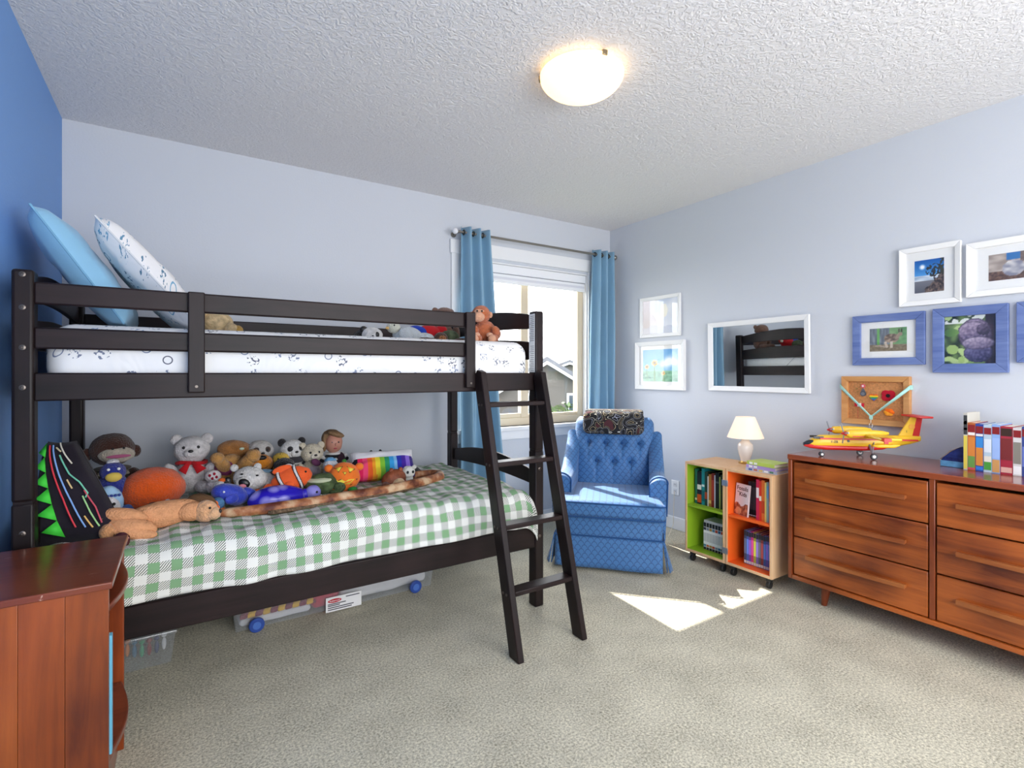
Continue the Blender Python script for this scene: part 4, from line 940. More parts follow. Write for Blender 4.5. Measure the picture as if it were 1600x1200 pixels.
for s in (-1, 1):
    MB().box(-.052, -.02, s*.265-.02, s*.265+.02, .1172, .1328).build('wing_tip', RD, wg)
    e = loft([(-.135, .126, .010, .010), (-.12, .126, .020, .020), (-.05, .128, .021, .021), (.03, .130, .014, .014), (.06, .131, .005, .006)]).build('engine', Y_, tp)
    e.location = (0, s*.088, .006)
    q = loft([(-.155, .126, .003, .003), (-.14, .126, .010, .010), (-.13, .126, .012, .012)]).build('spinner', RD, e)
    for a in (80, 200, 320): MB().box(-.144, -.141, -.004, .004, .0, .055, M=Matrix.Translation((0, 0, .126)) @ Matrix.Rotation(R(a), 4, 'X')).build('propeller_blade', GRp, e)
    MB().box(-.11, .02, s*.015-.004, s*.015+.004, .112, .12).build('exhaust_stripe', RD, e)
    fl = loft([(-.06, .088, .004, .004), (-.04, .088, .014, .010), (.03, .088, .012, .009), (.055, .092, .003, .003)]).build('float', Y_, tp); fl.location = (0, s*.20, 0)
    MB().box(-.012, .006, s*.20-.003, s*.20+.003, .092, .12).build('float_strut', RD, tp)
    MB().cyl((0, s*.030, .07), (0, s*.066, .018), .005, seg=8).cyl((.02, s*.030, .085), (0, s*.062, .025), .003, seg=8).build('gear_leg', GRp, tp)
    w = MB().cyl((0, s*.068, .016), (0, s*.080, .016), .016, seg=20).build('wheel', BKp, tp, bevel=.003); MB().cyl((0, s*.0675, .016), (0, s*.0805, .016), .008, seg=14).build('hub', WHp, w)
MB().cyl((-.215, 0, .05), (-.215, 0, .012), .004, seg=8).build('gear_leg', GRp, tp)
for s in (-1, 1):
    w = MB().cyl((-.215, s*.004, .012), (-.215, s*.012, .012), .012, seg=18).build('wheel', BKp, tp, bevel=.002); MB().cyl((-.215, s*.0035, .012), (-.215, s*.0125, .012), .006, seg=12).build('hub', WHp, w)
fn_ = MB().prism([(.135, .10), (.235, .10), (.252, .215), (.205, .215)], -.006, .006, 'y').build('tail_fin', Y_, tp, bevel=.002)
MB().prism([(.205, .105), (.237, .105), (.2535, .213), (.228, .213)], -.0075, .0075, 'y').build('rudder', RD, fn_)
disc(MB(), .205, .165, .014, -.0085, .0085).build('emblem', mat('#f0a838', .4), fn_)
text('1', .016, BKp, fn_, Matrix.Translation((.182, -.0068, .14)) @ Matrix.Rotation(R(90), 4, 'X'))
rbox(.20, .262, -.085, .085, .214, .224, .004, 2).build('tailplane', RD, tp)
# books and bookend on the dresser; local x runs to the right
PM_d = Matrix.Translation((3.0, .838, .78)) @ Matrix.Rotation(R(-90), 4, 'Z')
spec = [('tall thin yellow', '#c9c4b8', .014, .258, [(.62, .96, '#3a3a3a'), (.02, .60, '#e0cc50'), (.70, .74, '#f0f0f0'), (.80, .86, '#e8e8e8')]),
        ('orange and green jungle', '#b8642c', .027, .215, [(.80, .96, '#8a1c1c'), (.74, .80, '#f0e8e0'), (.06, .3, '#6a9a4a'), (.3, .7, '#d88438'), (.02, .06, '#d04a5a')]),
        ('blue and orange', '#2a4a9a', .027, .212, [(.80, .95, '#8a1c1c'), (.74, .79, '#e8e4e0'), (.12, .5, '#d88a3a'), (.5, .72, '#3a8ad0'), (.03, .1, '#3a7ad0')]),
        ('sky white and green', '#b9ccd8', .027, .210, [(.80, .94, '#8a1c1c'), (.05, .22, '#4a9a3a'), (.22, .34, '#e8e0d0'), (.42, .70, '#dfe6ec')]),
        ('pale blue desert', '#8fb0e0', .027, .214, [(.80, .95, '#8a1c1c'), (.02, .28, '#d09a5a'), (.3, .72, '#a0bcec')]),
        ('crimson', '#a82a3c', .040, .208, [(.80, .96, '#3a2418'), (.3, .75, '#7a2a28'), (.04, .15, '#e0b0a0')]),
        ('white grey zebra', '#d8d4d0', .027, .205, [(.80, .95, '#8a1c1c'), (.25, .70, '#8a8478'), (.03, .2, '#f2f0ee')]),
        ('deep blue', '#3a4a8a', .026, .212, [(.80, .95, '#8a1c1c'), (.2, .6, '#6a7ac0')]), ('leaf green', '#4a8a4a', .026, .210, [(.80, .95, '#8a1c1c')])]
row(spec, PM_d, 0, 0, .0005, .17, 'in the row on the dresser', 'books standing on the dresser')
be = thing('bookend', 'dark blue agate bookend with pale base beside the dresser books', 'bookend', (3.03, .928, .78), -90)
MB().prism([(0, .028), (.085, .028), (.085, .098), (.07, .095), (.04, .075), (.005, .040)], .0, .06, 'y').build('agate_wedge', mat('#16286a', .3, .5, 60, .5, 40, coat=.4), be)
MB().prism([(0, .030), (.006, .042), (.041, .077), (.071, .097), (.076, .099), (.034, .078), (-.004, .034)], -.002, .062, 'y').build('crust', mat('#8a7a70', .9, .6, 60, .4, 50), be)
boxpart('base_slab', mat('#5f9ac4', .4, .3, 40, .3, 30), be, -.004, .087, -.003, .064, 0, .028, bevel=.003)

# ---------------------------------------------------------------- bins under the bed
M_bin = glass_mat('clear_plastic', (.96, .97, .98), fac=.07, rough=.12, haze=.07)
def binbox(name, label, x0, x1, y0, y1, z0, h):
    t = thing(name, label, 'storage bin', ((x0+x1)/2, (y0+y1)/2, 0)); tp_ = .015
    MB().add([(x0+tp_, y0+tp_, z0), (x1-tp_, y0+tp_, z0), (x1-tp_, y1-tp_, z0), (x0+tp_, y1-tp_, z0), (x0, y0, z0+h), (x1, y0, z0+h), (x1, y1, z0+h), (x0, y1, z0+h)],
             [(0, 3, 2, 1), (0, 1, 5, 4), (1, 2, 6, 5), (2, 3, 7, 6), (3, 0, 4, 7)]).build('tub', M_bin, t, world=True, solid=.002, smooth=0)
    rbox(x0-.008, x1+.008, y0-.008, y1+.008, z0+h, z0+h+.014, .005, 2).build('lid', glass_mat('clear_lid', (.93, .95, .96), fac=.10, rough=.2, haze=.15), t, world=True)
    return t
b1 = binbox('storage_bin', 'long clear wheeled storage bin of linens under the bed', .205, 1.215, 2.685, 3.12, .012, .145)
for x in (.305, 1.10):
    for y in (2.678, 3.125):
        w = MB().cyl((x, y-.009, .034), (x, y+.009, .034), .034, seg=26).build('wheel', mat('#2a4a9a', .4), b1, world=True, bevel=.004)
        MB().cyl((x, y-.0115, .034), (x, y+.0115, .034), .018, seg=20).build('hub', mat('#4a72c0', .4), w, world=True)
lb2 = boxpart('paper_label', mat('#eceaea', .6), b1, .62, .80, 2.683, 2.6845, .006, .080, world=True)
MB().lathe([(0, 0), (1, 0), (1, .001), (0, .001)], seg=24, M=Matrix.Translation((.664, 2.683, .060)) @ Matrix.Rotation(R(90), 4, 'X') @ Matrix.Diagonal((.034, .010, 1, 1))).build('logo_oval', mat('#c01c2c', .5), lb2, world=True)
text('Rubbermaid', .0105, mat('#f4f4f4', .5), lb2, Matrix.Translation((.664, 2.6815, .060)) @ Matrix.Rotation(R(90), 4, 'X'))
for k, (xa_, xb_, z) in enumerate(((.63, .72, .042), (.63, .69, .034), (.63, .76, .024), (.63, .75, .014), (.72, .79, .066))): boxpart('print_line', mat('#55555a', .6), lb2, xa_, xb_, 2.6822, 2.683, z, z+.005, world=True)
# linens inside
def lump(x0, x1, y0, y1, z0, z1, seed, amp=.02):
    b_ = rbox(x0, x1, y0, y1, z0, z1, .03, 4); o = MB()
    bm_ = bmesh.new(); me = bpy.data.meshes.new('x'); me.from_pydata(b_.v, [], b_.f); bm_.from_mesh(me)
    bmesh.ops.subdivide_edges(bm_, edges=[e for e in bm_.edges if e.calc_length() > .05], cuts=8, use_grid_fill=True)
    bm_.verts.index_update()
    for v in bm_.verts:
        n_ = mnoise.noise_vector(v.co*9+Vector((seed, seed, 0))); v.co += n_*amp; v.co.z = max(v.co.z, z0)
    o.add([tuple(v.co) for v in bm_.verts], [tuple(v.index for v in f.verts) for f in bm_.faces]); bm_.free(); return o
tag(lump(.235, .56, 2.720, 3.08, .018, .052, 1, .008).build('folded_sheet', cloth('#efedef'), smooth=180), 'folded pale grey sheet at the left end of the long bin', 'linen')
tag(lump(.70, 1.185, 2.735, 3.08, .018, .145, 2, .012).build('blanket', cloth('#efebea'), smooth=180), 'crumpled off white blanket filling the right of the long bin', 'blanket')
tag(lump(.56, .70, 2.72, 3.06, .018, .145, 3, .012).build('folded_garment', cloth('#c81c46'), smooth=180), 'crimson folded garment in the middle of the long bin', 'garment')
sc = thing('striped_scarf', 'maroon and yellow striped scarf folded in the long bin', 'scarf', (.4, 2.75, .10))
for i in range(12):
    xa_ = .235+i*.033; c = cloth('#f4bc28' if i % 2 else '#8a2846')
    for k, (yy, zz) in enumerate(((2.715, .076), (2.775, .100))):
        MB().add([(xa_+.012*k, yy, zz), (xa_+.034+.012*k, yy, zz+.002), (xa_+.034+.024+.012*k, yy+.05, zz+.02), (xa_+.024+.012*k, yy+.05, zz+.018), (xa_+.012*k, yy, zz-.022), (xa_+.034+.012*k, yy, zz-.02), (xa_+.058+.012*k, yy+.05, zz-.0), (xa_+.024+.012*k, yy+.05, zz-.002)],
                 [(0, 3, 2, 1), (4, 5, 6, 7), (0, 1, 5, 4), (1, 2, 6, 5), (2, 3, 7, 6), (3, 0, 4, 7)]).build('stripe', c, sc, world=True, bevel=.006)
b2 = binbox('storage_bin', 'small clear storage bin of toys under the head of the bed', -.42, -.015, 2.585, 2.88, 0, .125)
for i in range(14):
    c = ['#c8b02c', '#d87a2a', '#2a6a8a', '#3a9a6a', '#8a2a2a', '#2a3a6a', '#d8d8d8'][i % 7]
    t = thing('toy_figure', '%s plastic toy piece, %s from the left in the small bin' % (['yellow', 'orange', 'blue', 'green', 'red', 'navy', 'white'][i % 7], ORD[i] if i < 12 else ('thirteenth', 'fourteenth')[i-12]), 'toy', (-.395+i*.026, 2.64+.10*random.random(), .004), random.uniform(0, 90), group='toy pieces in the small bin')
    MB().ell((0, 0, .03), (.009, .009, .028), seg=10).build('body', plas(c), t); MB().ell((0, 0, .068), .011, seg=10).build('head', plas(c), t)

# ---------------------------------------------------------------- plush toys
BKf = mat('#141214', .35); 
def pt(t, name, m, c, r, rot=(0, 0, 0), seg=20, fn=None): return MB().ell(c, r, rot, seg if seg < 18 else seg+8, fn=fn or ((lambda p, q=random.random()*50: p*(1+.045*mnoise.noise(p*2.6+Vector((q, q, 0)))+.02*mnoise.noise(p*8+Vector((q, 0, q))))) if seg >= 16 else None)).build(name, m, t, smooth=180)
def eyes(t, y, dx, z, r=.008, m=None, x=0):
    for s in (-1, 1): pt(t, 'eye', m or BKf, (x+s*dx, y, z), r, seg=10)
def toy(name, label, loc, rz=0, rx=0, ry=0, group='soft toys on the lower bunk', cat='soft toy'): return thing(name, label, cat, loc, rz, group, rx, ry)
def bear(label, loc, s, c, c2=None, rz=0, rx=0, ry=0, name='teddy_bear', group='soft toys on the lower bunk', ear=True, belly=None, patch=None):
    t = toy(name, label, loc, rz, rx, ry, group); m = fur(c); m2 = fur(c2 or c)
    pt(t, 'body', m, (0, 0, .85*s), (.72*s, .62*s, .85*s)); h = pt(t, 'head', m, (0, -.06*s, 2.15*s), (.80*s, .72*s, .70*s))
    if belly: pt(t, 'belly', fur(belly), (0, -.28*s, .8*s), (.52*s, .42*s, .62*s))
    pt(t, 'muzzle', m2, (0, -.66*s, 2.0*s), (.34*s, .26*s, .26*s)); pt(t, 'nose', BKf, (0, -.90*s, 2.09*s), (.12*s, .07*s, .08*s), seg=10)
    for e in (-1, 1):
        if patch: pt(t, 'eye_patch', fur(patch), (e*.32*s, -.62*s, 2.28*s), (.2*s, .16*s, .2*s), (0, e*25, 0), seg=12)
        pt(t, 'eye', BKf, (e*.30*s, (-.76 if patch else -.67)*s, 2.27*s), .085*s, seg=10)
        if ear: pt(t, 'ear', fur(patch) if patch else m, (e*.66*s, .02*s, 2.68*s), (.28*s, .16*s, .28*s), seg=14)
        pt(t, 'arm', fur(patch) if patch else m, (e*.78*s, -.28*s, 1.05*s), (.27*s, .27*s, .62*s), (30, e*28, 0)); pt(t, 'leg', fur(patch) if patch else m, (e*.5*s, -.75*s, .30*s), (.32*s, .62*s, .30*s), (0, 0, e*18))
    return t
# --- lower bunk, from the head end
t = toy('sock_monkey', 'dark brown monkey plush in a striped jumper in the corner of the lower bunk', (-.262, 2.98, .63), 12)
br = fur('#43261d'); pt(t, 'head', br, (0, -.02, .24), (.085, .075, .075)); pt(t, 'muzzle', fur('#b9ad9c'), (.01, -.075, .222), (.068, .035, .036)); pt(t, 'mouth', cloth('#a8587a'), (.012, -.109, .218), (.045, .006, .008))
eyes(t, -.098, .02, .252, .005, x=.012)
for e in (-1, 1): pt(t, 'ear', br, (e*.088, -.01, .225), (.022, .015, .028)); pt(t, 'arm', br, (e*.10, -.04, .085), (.03, .03, .08), (15, -e*28, 0)); pt(t, 'leg', br, (e*.055, -.10, .03), (.035, .08, .032))
for i in range(7):
    z = .028+i*.021; q = math.sqrt(max(.05, 1-((z-.075)/.125)**2)); pt(t, 'jumper_band', cloth(('#5a5248', '#b4aa96')[i % 2]), (0, -.02, z), (.092*q, .075*q, .0145))
t = toy('round_cushion', 'big round orange plush ball on the lower bunk', (-.095, 2.72, .62), 10); pt(t, 'ball', fur('#ea5a14', .1), (0, 0, .095), (.118, .105, .095), seg=32)
MB().tube([(-.03+.06*i/8, -.1055+.002*abs(i-4)*.6, .055+.004*math.sin(i*.8)) for i in range(9)], .0016, 6).build('stitched_mouth', BKf, t)
t = toy('penguin_plush', 'royal blue penguin plush with a yellow beak beside the orange ball', (-.235, 2.72, .63), 8)
b_ = fur('#28348c'); pt(t, 'body', b_, (0, 0, .085), (.062, .055, .085)); pt(t, 'head', b_, (0, -.01, .175), (.045, .042, .042)); pt(t, 'beak', cloth('#d8bc5a'), (0, -.048, .160), (.028, .016, .020)); pt(t, 'cap', fur('#e8e6ea'), (.0, .0, .215), (.022, .02, .014)); eyes(t, -.046, .017, .192, .006, mat('#f0f0f0', .4))
for e in (-1, 1): pt(t, 'wing', fur('#2a2f7a'), (e*.072, -.01, .09), (.022, .03, .06), (0, -e*24, 0)); pt(t, 'foot', cloth('#d8923a'), (e*.03, -.05, .012), (.022, .035, .012))
t = toy('plush_goat', 'white whiskered plush in a pale blue top beside the dinosaur cushion', (-.238, 2.56, .63), 6)
pt(t, 'body', cloth('#9fc4e4'), (0, 0, .075), (.052, .042, .07)); pt(t, 'face', fur('#e4e0e0'), (0, -.03, .055), (.042, .032, .055)); pt(t, 'beard', fur('#dcd8d8'), (.01, -.045, .015), (.03, .025, .03)); eyes(t, -.056, .019, .082, .006)
for i in range(7): pt(t, 'hat_bobble', cloth('#3a4a98'), (-.036+.012*i, -.040, .112), .0055, seg=8)
pt(t, 'arm', cloth('#b02430'), (-.065, .0, .06), (.022, .03, .038), (0, 20, 0)); pt(t, 'arm', cloth('#3a5a98'), (.062, -.01, .035), (.022, .03, .03)); pt(t, 'hand', fur('#e8e4e2'), (-.072, -.01, .115), (.03, .026, .026))
# reclining peach camel
t = toy('plush_camel', 'peach coloured long legged plush animal lying at the front of the toy pile', (-.055, 2.36, .622))
pc = mat('#e2a274', .95, .8, 150, .15, 40, spec=.15)
pt(t, 'body', pc, (.0, .03, .055), (.13, .05, .05), (0, -4, 8)); pt(t, 'neck', pc, (.10, .01, .055), (.06, .036, .036)); pt(t, 'head', fur('#e6ae80'), (.142, .0, .052), (.044, .04, .042)); pt(t, 'muzzle', fur('#e8b68a'), (.168, -.018, .044), (.026, .028, .026)); pt(t, 'nose', BKf, (.19, -.03, .052), (.006, .006, .009), seg=8)
pt(t, 'eye', BKf, (.155, -.036, .07), .005, seg=8)
for (a, c_, r_) in ((0, (-.115, -.02, .075), (.075, .03, .03)), (0, (-.09, -.045, .038), (.08, .032, .032)), (0, (-.085, -.062, .020), (.075, .026, .022)), (0, (-.12, .05, .03), (.06, .028, .028))): pt(t, 'leg', pc, c_, r_, (0, 12, -10))
for e in (0, 1): pt(t, 'hoof', fur('#d99a66'), (-.178+.02*e, -.012-.04*e, .068-.036*e), (.026, .03, .03))
t = toy('felt_hat', 'brown felt cap resting behind the peach plush head', (.075, 2.45, .66), 0, cat='hat'); pt(t, 'crown', mat('#6a4a2c', .9, .3, 90, .2, 20), (0, 0, .025), (.058, .045, .04), (0, 20, 0)); pt(t, 'brim', mat('#4a3420', .9), (.01, -.005, .0), (.066, .05, .009), (0, 20, 0))
t = toy('plush_caterpillar', 'white and indigo banded plush caterpillar behind the peach plush', (-.06, 2.50, .655))
for i in range(9): pt(t, 'segment', fur('#e4e0ea' if i % 2 else '#3a3070'), (.0+i*.019, .01*math.sin(i), .03+.006*math.sin(i*1.3)), (.0145, .018, .017), seg=12)
bear('white teddy bear with a red neck ribbon sitting against the wall', (.05, 2.98, .63), .098, '#ddd8d8', rz=-4, rx=-6)
t = bpy.data.objects.new('neck_ribbon', None); 
rbn = toy('neck_ribbon', 'red ribbon tied around the neck of the white teddy bear', (.05, 2.98, .63), -4, -6, cat='ribbon')
MB().tube([(.062*math.cos(a), -.005+.055*math.sin(a), .148+.004*math.sin(a*2)) for a in [2*math.pi*k/24 for k in range(24)]], .009, 8, closed=True).build('band', cloth('#c41c24'), rbn)
for e, q in ((-1, 1), (1, 1.3)): MB().add([(0, -.066, .15), (e*.012, -.068, .158), (e*.05*q, -.075, .118), (e*.02*q, -.078, .095)], [(0, 1, 2, 3)]).build('tail', cloth('#c41c24'), rbn, solid=.004)
t = toy('plush_dog', 'tan floppy plush dog with a brown head tumbled beside the white teddy', (.21, 2.965, .63), 0)
tn = fur('#c89250'); pt(t, 'body', tn, (0, 0, .09), (.075, .06, .09), (0, 20, 0)); pt(t, 'head', fur('#a8703a'), (.035, .06, .185), (.085, .05, .055), (0, 12, 0)); pt(t, 'leg', tn, (-.03, -.06, .135), (.03, .032, .07), (30, -35, 0)); pt(t, 'leg', tn, (.055, -.07, .11), (.036, .04, .105), (25, 30, 0)); pt(t, 'paw', tn, (-.055, -.085, .175), (.032, .034, .028)); pt(t, 'paw', tn, (.10, -.10, .175), (.036, .04, .034)); pt(t, 'shirt', cloth('#8a3a62'), (-.02, -.035, .115), (.05, .04, .04), (0, 30, 0)); pt(t, 'shoe', BKf, (.105, -.1, .05), (.024, .024, .026))
pt(t, 'eye', mat('#c8d8c0', .5), (.06, .01, .2), (.012, .006, .008), seg=10)
t = toy('plush_bug', 'small white plush with red spots below the white teddy', (.135, 2.84, .645)); pt(t, 'body', fur('#efe6e6'), (0, 0, .08), (.035, .03, .03)); pt(t, 'base', fur('#efe6e6'), (0, .01, .03), (.03, .028, .035))
for (x, z) in ((-.015, .09), (.004, .096), (.013, .08), (-.004, .075)): pt(t, 'spot', cloth('#a82038'), (x, -.029, z), (.006, .004, .007), seg=8)
t = toy('plush_cow', 'little black and white plush cow in the middle of the toy pile', (.158, 2.69, .625), 0); pt(t, 'body', fur('#e8e6e4'), (0, .02, .035), (.035, .04, .036)); pt(t, 'head', fur('#e8e6e4'), (-.005, -.02, .075), (.032, .028, .030), (0, 30, 0)); pt(t, 'ear', BKf, (.028, -.01, .098), (.015, .01, .02)); pt(t, 'patch', fur('#1c1a1c'), (.022, -.022, .085), (.018, .02, .018)); pt(t, 'tuft', cloth('#d8642a'), (.004, -.012, .105), (.015, .012, .012))
for (x, z) in ((-.016, .068), (-.004, .058)): pt(t, 'nostril', BKf, (x, -.048, z), (.006, .004, .006), seg=8)
eyes(t, -.044, .010, .088, .004)
t = toy('plush_sun', 'orange plush sun with a yellow face at the front of the toy pile', (.098, 2.455, .622)); pt(t, 'face', fur('#f4b43c'), (0, -.02, .036), (.022, .018, .022))
for k in range(10): a = 2*math.pi*k/10; pt(t, 'ray', fur('#ec6a1c'), (.030*math.cos(a), -.006, .038+.030*math.sin(a)), (.014, .010, .014), seg=10)
t = toy('plush_whale', 'royal blue shiny plush whale near the middle front of the toy pile', (.19, 2.585, .622), 25); rb_ = mat('#1c36b0', .55, .5, 120, .2, 20, sheen=.4); pt(t, 'body', rb_, (0, 0, .06), (.085, .05, .045), (0, 24, 0)); pt(t, 'tail', rb_, (.09, -.01, .035), (.055, .03, .028), (0, 50, 0)); pt(t, 'tail_fluke', rb_, (.115, -.01, .01), (.04, .045, .012)); pt(t, 'fin', rb_, (-.02, -.045, .05), (.03, .012, .022)); pt(t, 'eye', mat('#e8e8f0', .3), (-.05, -.038, .085), .005, seg=8)
t = toy('small_ball_toy', 'small steel blue knitted ball beside the orange plush sun', (.135, 2.50, .622), cat='ball'); pt(t, 'ball', mat('#4a7aa4', .9, .8, 90, .3, 40), (0, 0, .045), (.028, .026, .026)); pt(t, 'base', mat('#c86a2c', .9), (.006, .002, .014), (.026, .024, .015))
t = toy('polar_bear', 'white polar bear plush with an open mouth in the toy pile', (.285, 2.74, .63), -12); wf = fur('#e2deda'); pt(t, 'body', wf, (.03, .05, .05), (.09, .06, .055)); pt(t, 'head', wf, (0, 0, .085), (.075, .06, .058), (0, 12, 0)); pt(t, 'muzzle', wf, (-.02, -.05, .075), (.04, .03, .032)); pt(t, 'mouth', BKf, (-.018, -.072, .078), (.026, .012, .020), (0, 30, 0)); pt(t, 'tongue', cloth('#e28a98'), (-.024, -.083, .066), (.016, .006, .011)); pt(t, 'lower_jaw', wf, (-.03, -.066, .048), (.024, .02, .012))
for e in (-1, 1): pt(t, 'ear', wf, (-.02+e*.05, .01, .138), (.018, .012, .018))
for (x, z) in ((-.03, .118), (.035, .108)): pt(t, 'eye', BKf, (x, -.056, z), (.007, .004, .004), seg=8)
bear('sloth plush with dark eye patches against the wall', (.36, 3.02, .63), .082, '#c9c4c0', patch='#4a3830', rz=4, name='plush_sloth', ear=False)
t = toy('plush_pumpkin_snout', 'orange plush snout animal with a black nose below the sloth', (.35, 2.90, .63)); o_ = fur('#d88420', .15); pt(t, 'head', o_, (0, 0, .125), (.058, .05, .048), seg=24); pt(t, 'body', o_, (0, .03, .05), (.05, .045, .055)); pt(t, 'nose', BKf, (.0, -.04, .162), (.022, .014, .012)); MB().tube([(-.025+.05*i/6, -.05+.002*abs(i-3), .115-.006*math.sin(math.pi*i/6)) for i in range(7)], .0014, 6).build('mouth', BKf, t)
t = toy('plush_elephant', 'light blue plush elephant lying under the orange snouted toy', (.36, 2.82, .63), 0); lb_ = mat('#8fb8d8', .9, .6, 90, .2, 20); pt(t, 'body', lb_, (0, 0, .068), (.105, .05, .042), (0, 8, 0)); pt(t, 'foot', fur('#1c1c24'), (-.105, -.01, .09), (.02, .026, .026)); pt(t, 'head', lb_, (.09, .01, .06), (.05, .045, .045)); pt(t, 'ear', mat('#3f86c8', .9), (.075, -.04, .06), (.026, .008, .034)); pt(t, 'eye', BKf, (.11, -.032, .075), .004, seg=8)
t = toy('plush_chick', 'yellow plush chick between the sloth and the panda', (.447, 2.93, .63)); yf_ = fur('#e0b83c', .15); pt(t, 'body', yf_, (0, 0, .06), (.045, .045, .06)); pt(t, 'head', yf_, (0, -.01, .135), (.042, .04, .038)); pt(t, 'beak', cloth('#e08a2c'), (0, -.05, .13), (.012, .014, .008)); eyes(t, -.045, .018, .145, .005)
bear('black and white panda plush wearing a dark scarf against the wall', (.515, 3.0, .63), .080, '#e6e4e2', patch='#1e1c20', rz=10, name='plush_panda')
sc_ = toy('plush_scarf', 'dark grey scarf around the panda plush', (.515, 3.0, .63), 10, cat='scarf'); pt(sc_, 'wrap', cloth('#3c3a40'), (0, -.006, .122), (.074, .068, .022))
t = toy('penguin_plush', 'black and white penguin plush behind the orange clownfish', (.432, 2.80, .63), -8); bk2 = fur('#1a181c'); pt(t, 'body', bk2, (0, 0, .06), (.05, .045, .065)); pt(t, 'head', bk2, (.012, -.01, .125), (.05, .042, .038)); pt(t, 'face', fur('#eceaea'), (.022, -.040, .118), (.034, .016, .022)); pt(t, 'beak', cloth('#d8742c'), (.02, -.058, .112), (.012, .012, .007)); eyes(t, -.056, .014, .126, .005, x=.022); pt(t, 'wing', bk2, (-.055, -.02, .055), (.018, .03, .055), (0, 22, 0)); pt(t, 'patch', fur('#b8621c'), (-.022, -.04, .07), (.02, .014, .03))
# clownfish
t = toy('plush_clownfish', 'orange and white striped clownfish plush leaning on the toy pile', (.445, 2.665, .63), 0, 0, -14); of = mat('#ee5c1c', .8, .3, 150, .1, 20, sheen=.2); wf2 = fur('#f0eeee', .05)
pt(t, 'body', of, (.03, 0, .07), (.095, .042, .058), seg=28)
for (x, w_, rz_, ry_) in ((.055, .011, .061, .0435), (-.022, .012, .052, .0385)):
    MB().tube([(x+.006*math.sin(2*a), ry_*math.cos(a), .07+rz_*math.sin(a)) for a in [2*math.pi*k/28 for k in range(28)]], w_*.55, 8, closed=True).build('white_band', wf2, t)
    for e in (-1, 1): MB().tube([(x+e*w_*.6+.006*math.sin(2*a), (ry_+.002)*math.cos(a), .07+(rz_+.001)*math.sin(a)) for a in [2*math.pi*k/28 for k in range(28)]], .002, 6, closed=True).build('band_outline', BKf, t)
pt(t, 'tail_base', of, (-.075, 0, .055), (.035, .02, .03)); pt(t, 'tail_band', wf2, (-.10, 0, .048), (.016, .017, .027)); pt(t, 'tail_fin', of, (-.128, 0, .042), (.028, .012, .036)); pt(t, 'dorsal_fin', of, (0, 0, .13), (.045, .010, .02)); pt(t, 'side_fin', of, (.01, -.042, .055), (.024, .010, .018), (0, 20, 0)); pt(t, 'eye', BKf, (.095, -.027, .09), .0055, seg=10)
# turtle
t = toy('plush_turtle', 'shiny violet blue turtle night light toy with a lilac head', (.375, 2.55, .62), 4)
def spots(key):
    m = bpy.data.materials.new(key); nt, L, b = nodes(m); tc = N(nt, 'ShaderNodeTexCoord'); n = N(nt, 'ShaderNodeTexVoronoi'); n.inputs['Scale'].default_value = 17; L.new(tc.outputs['Object'], n.inputs['Vector'])
    r = N(nt, 'ShaderNodeValToRGB'); L.new(n.outputs['Distance'], r.inputs[0]); r.color_ramp.elements[0].position = .3; r.color_ramp.elements[0].color = (*lin('#9a94e4'), 1); r.color_ramp.elements[1].position = .55; r.color_ramp.elements[1].color = (*lin('#2a1eb4'), 1)
    L.new(r.outputs[0], b.inputs['Base Color']); b.inputs['Roughness'].default_value = .25; return m
pt(t, 'shell', spots('turtle_shell'), (0, 0, .025), (.125, .065, .06), seg=30); pt(t, 'head', plas('#8a84d0', .5), (.155, -.01, .035), (.036, .032, .034)); pt(t, 'neck', plas('#2e22b8', .4), (.12, -.005, .03), (.03, .025, .025)); pt(t, 'eye', BKf, (.165, -.039, .04), .006, seg=10)
for (x, y) in ((-.07, -.055), (.07, -.055), (-.07, .055), (.07, .055)): pt(t, 'flipper', plas('#6a60c8', .5), (x, y, .012), (.04, .025, .010), (0, 0, 30 if x*y > 0 else -30))
bear('cream teddy bear with a lilac tummy beside the doll', (.61, 2.96, .62), .075, '#d8ccb4', '#e4dac8', belly='#b8aab8', rz=6, name='teddy_bear')
pt(toy('bow_tie', 'plum bow on the cream teddy bear', (.615, 2.88, .74), cat='bow'), 'knot', cloth('#6a3a5a'), (0, 0, 0), (.026, .012, .018), (0, 30, 0))
# doll
t = toy('doll', 'fair haired doll in a black and white striped top sitting against the wall', (.735, 3.0, .62), -8, cat='doll'); sk_ = mat('#b8806c', .5); pt(t, 'head', sk_, (0, -.01, .205), (.048, .046, .058)); pt(t, 'nose', sk_, (.008, -.056, .2), (.007, .008, .010), seg=10); pt(t, 'lips', mat('#a84048', .5), (.006, -.052, .178), (.010, .005, .004), seg=10); eyes(t, -.05, .017, .212, .0055, mat('#3a3a40', .3), x=.006)
hr = mat('#8a6a48', .6, .8, 120, .3, 60); pt(t, 'hair', hr, (-.008, .016, .228), (.056, .050, .052)); pt(t, 'fringe', hr, (.012, -.026, .255), (.046, .034, .018), (0, 18, 0)); pt(t, 'hair_lock', hr, (-.05, -.004, .205), (.014, .03, .05))
for i in range(9):
    z = .02+i*.0155; pt(t, 'striped_band', cloth('#1a1a1e' if i % 2 else '#dedcd8'), (.005, 0, z), ((.05+.012*math.sin(i/8*math.pi)), .040, .0105))
for e in (-1, 1):
    for i in range(6): pt(t, 'sleeve_band', cloth('#1c1a20' if i % 2 else '#d8d6d4'), (e*(.060+.006*i), -.012*i*.5, .125-.017*i), (.019, .019, .0115), (0, -e*25, 0))
    pt(t, 'hand', sk_, (e*.098, -.04, .022), (.014, .016, .014)); pt(t, 'leg', cloth('#26242e'), (e*.03, -.08, .022), (.024, .08, .024))
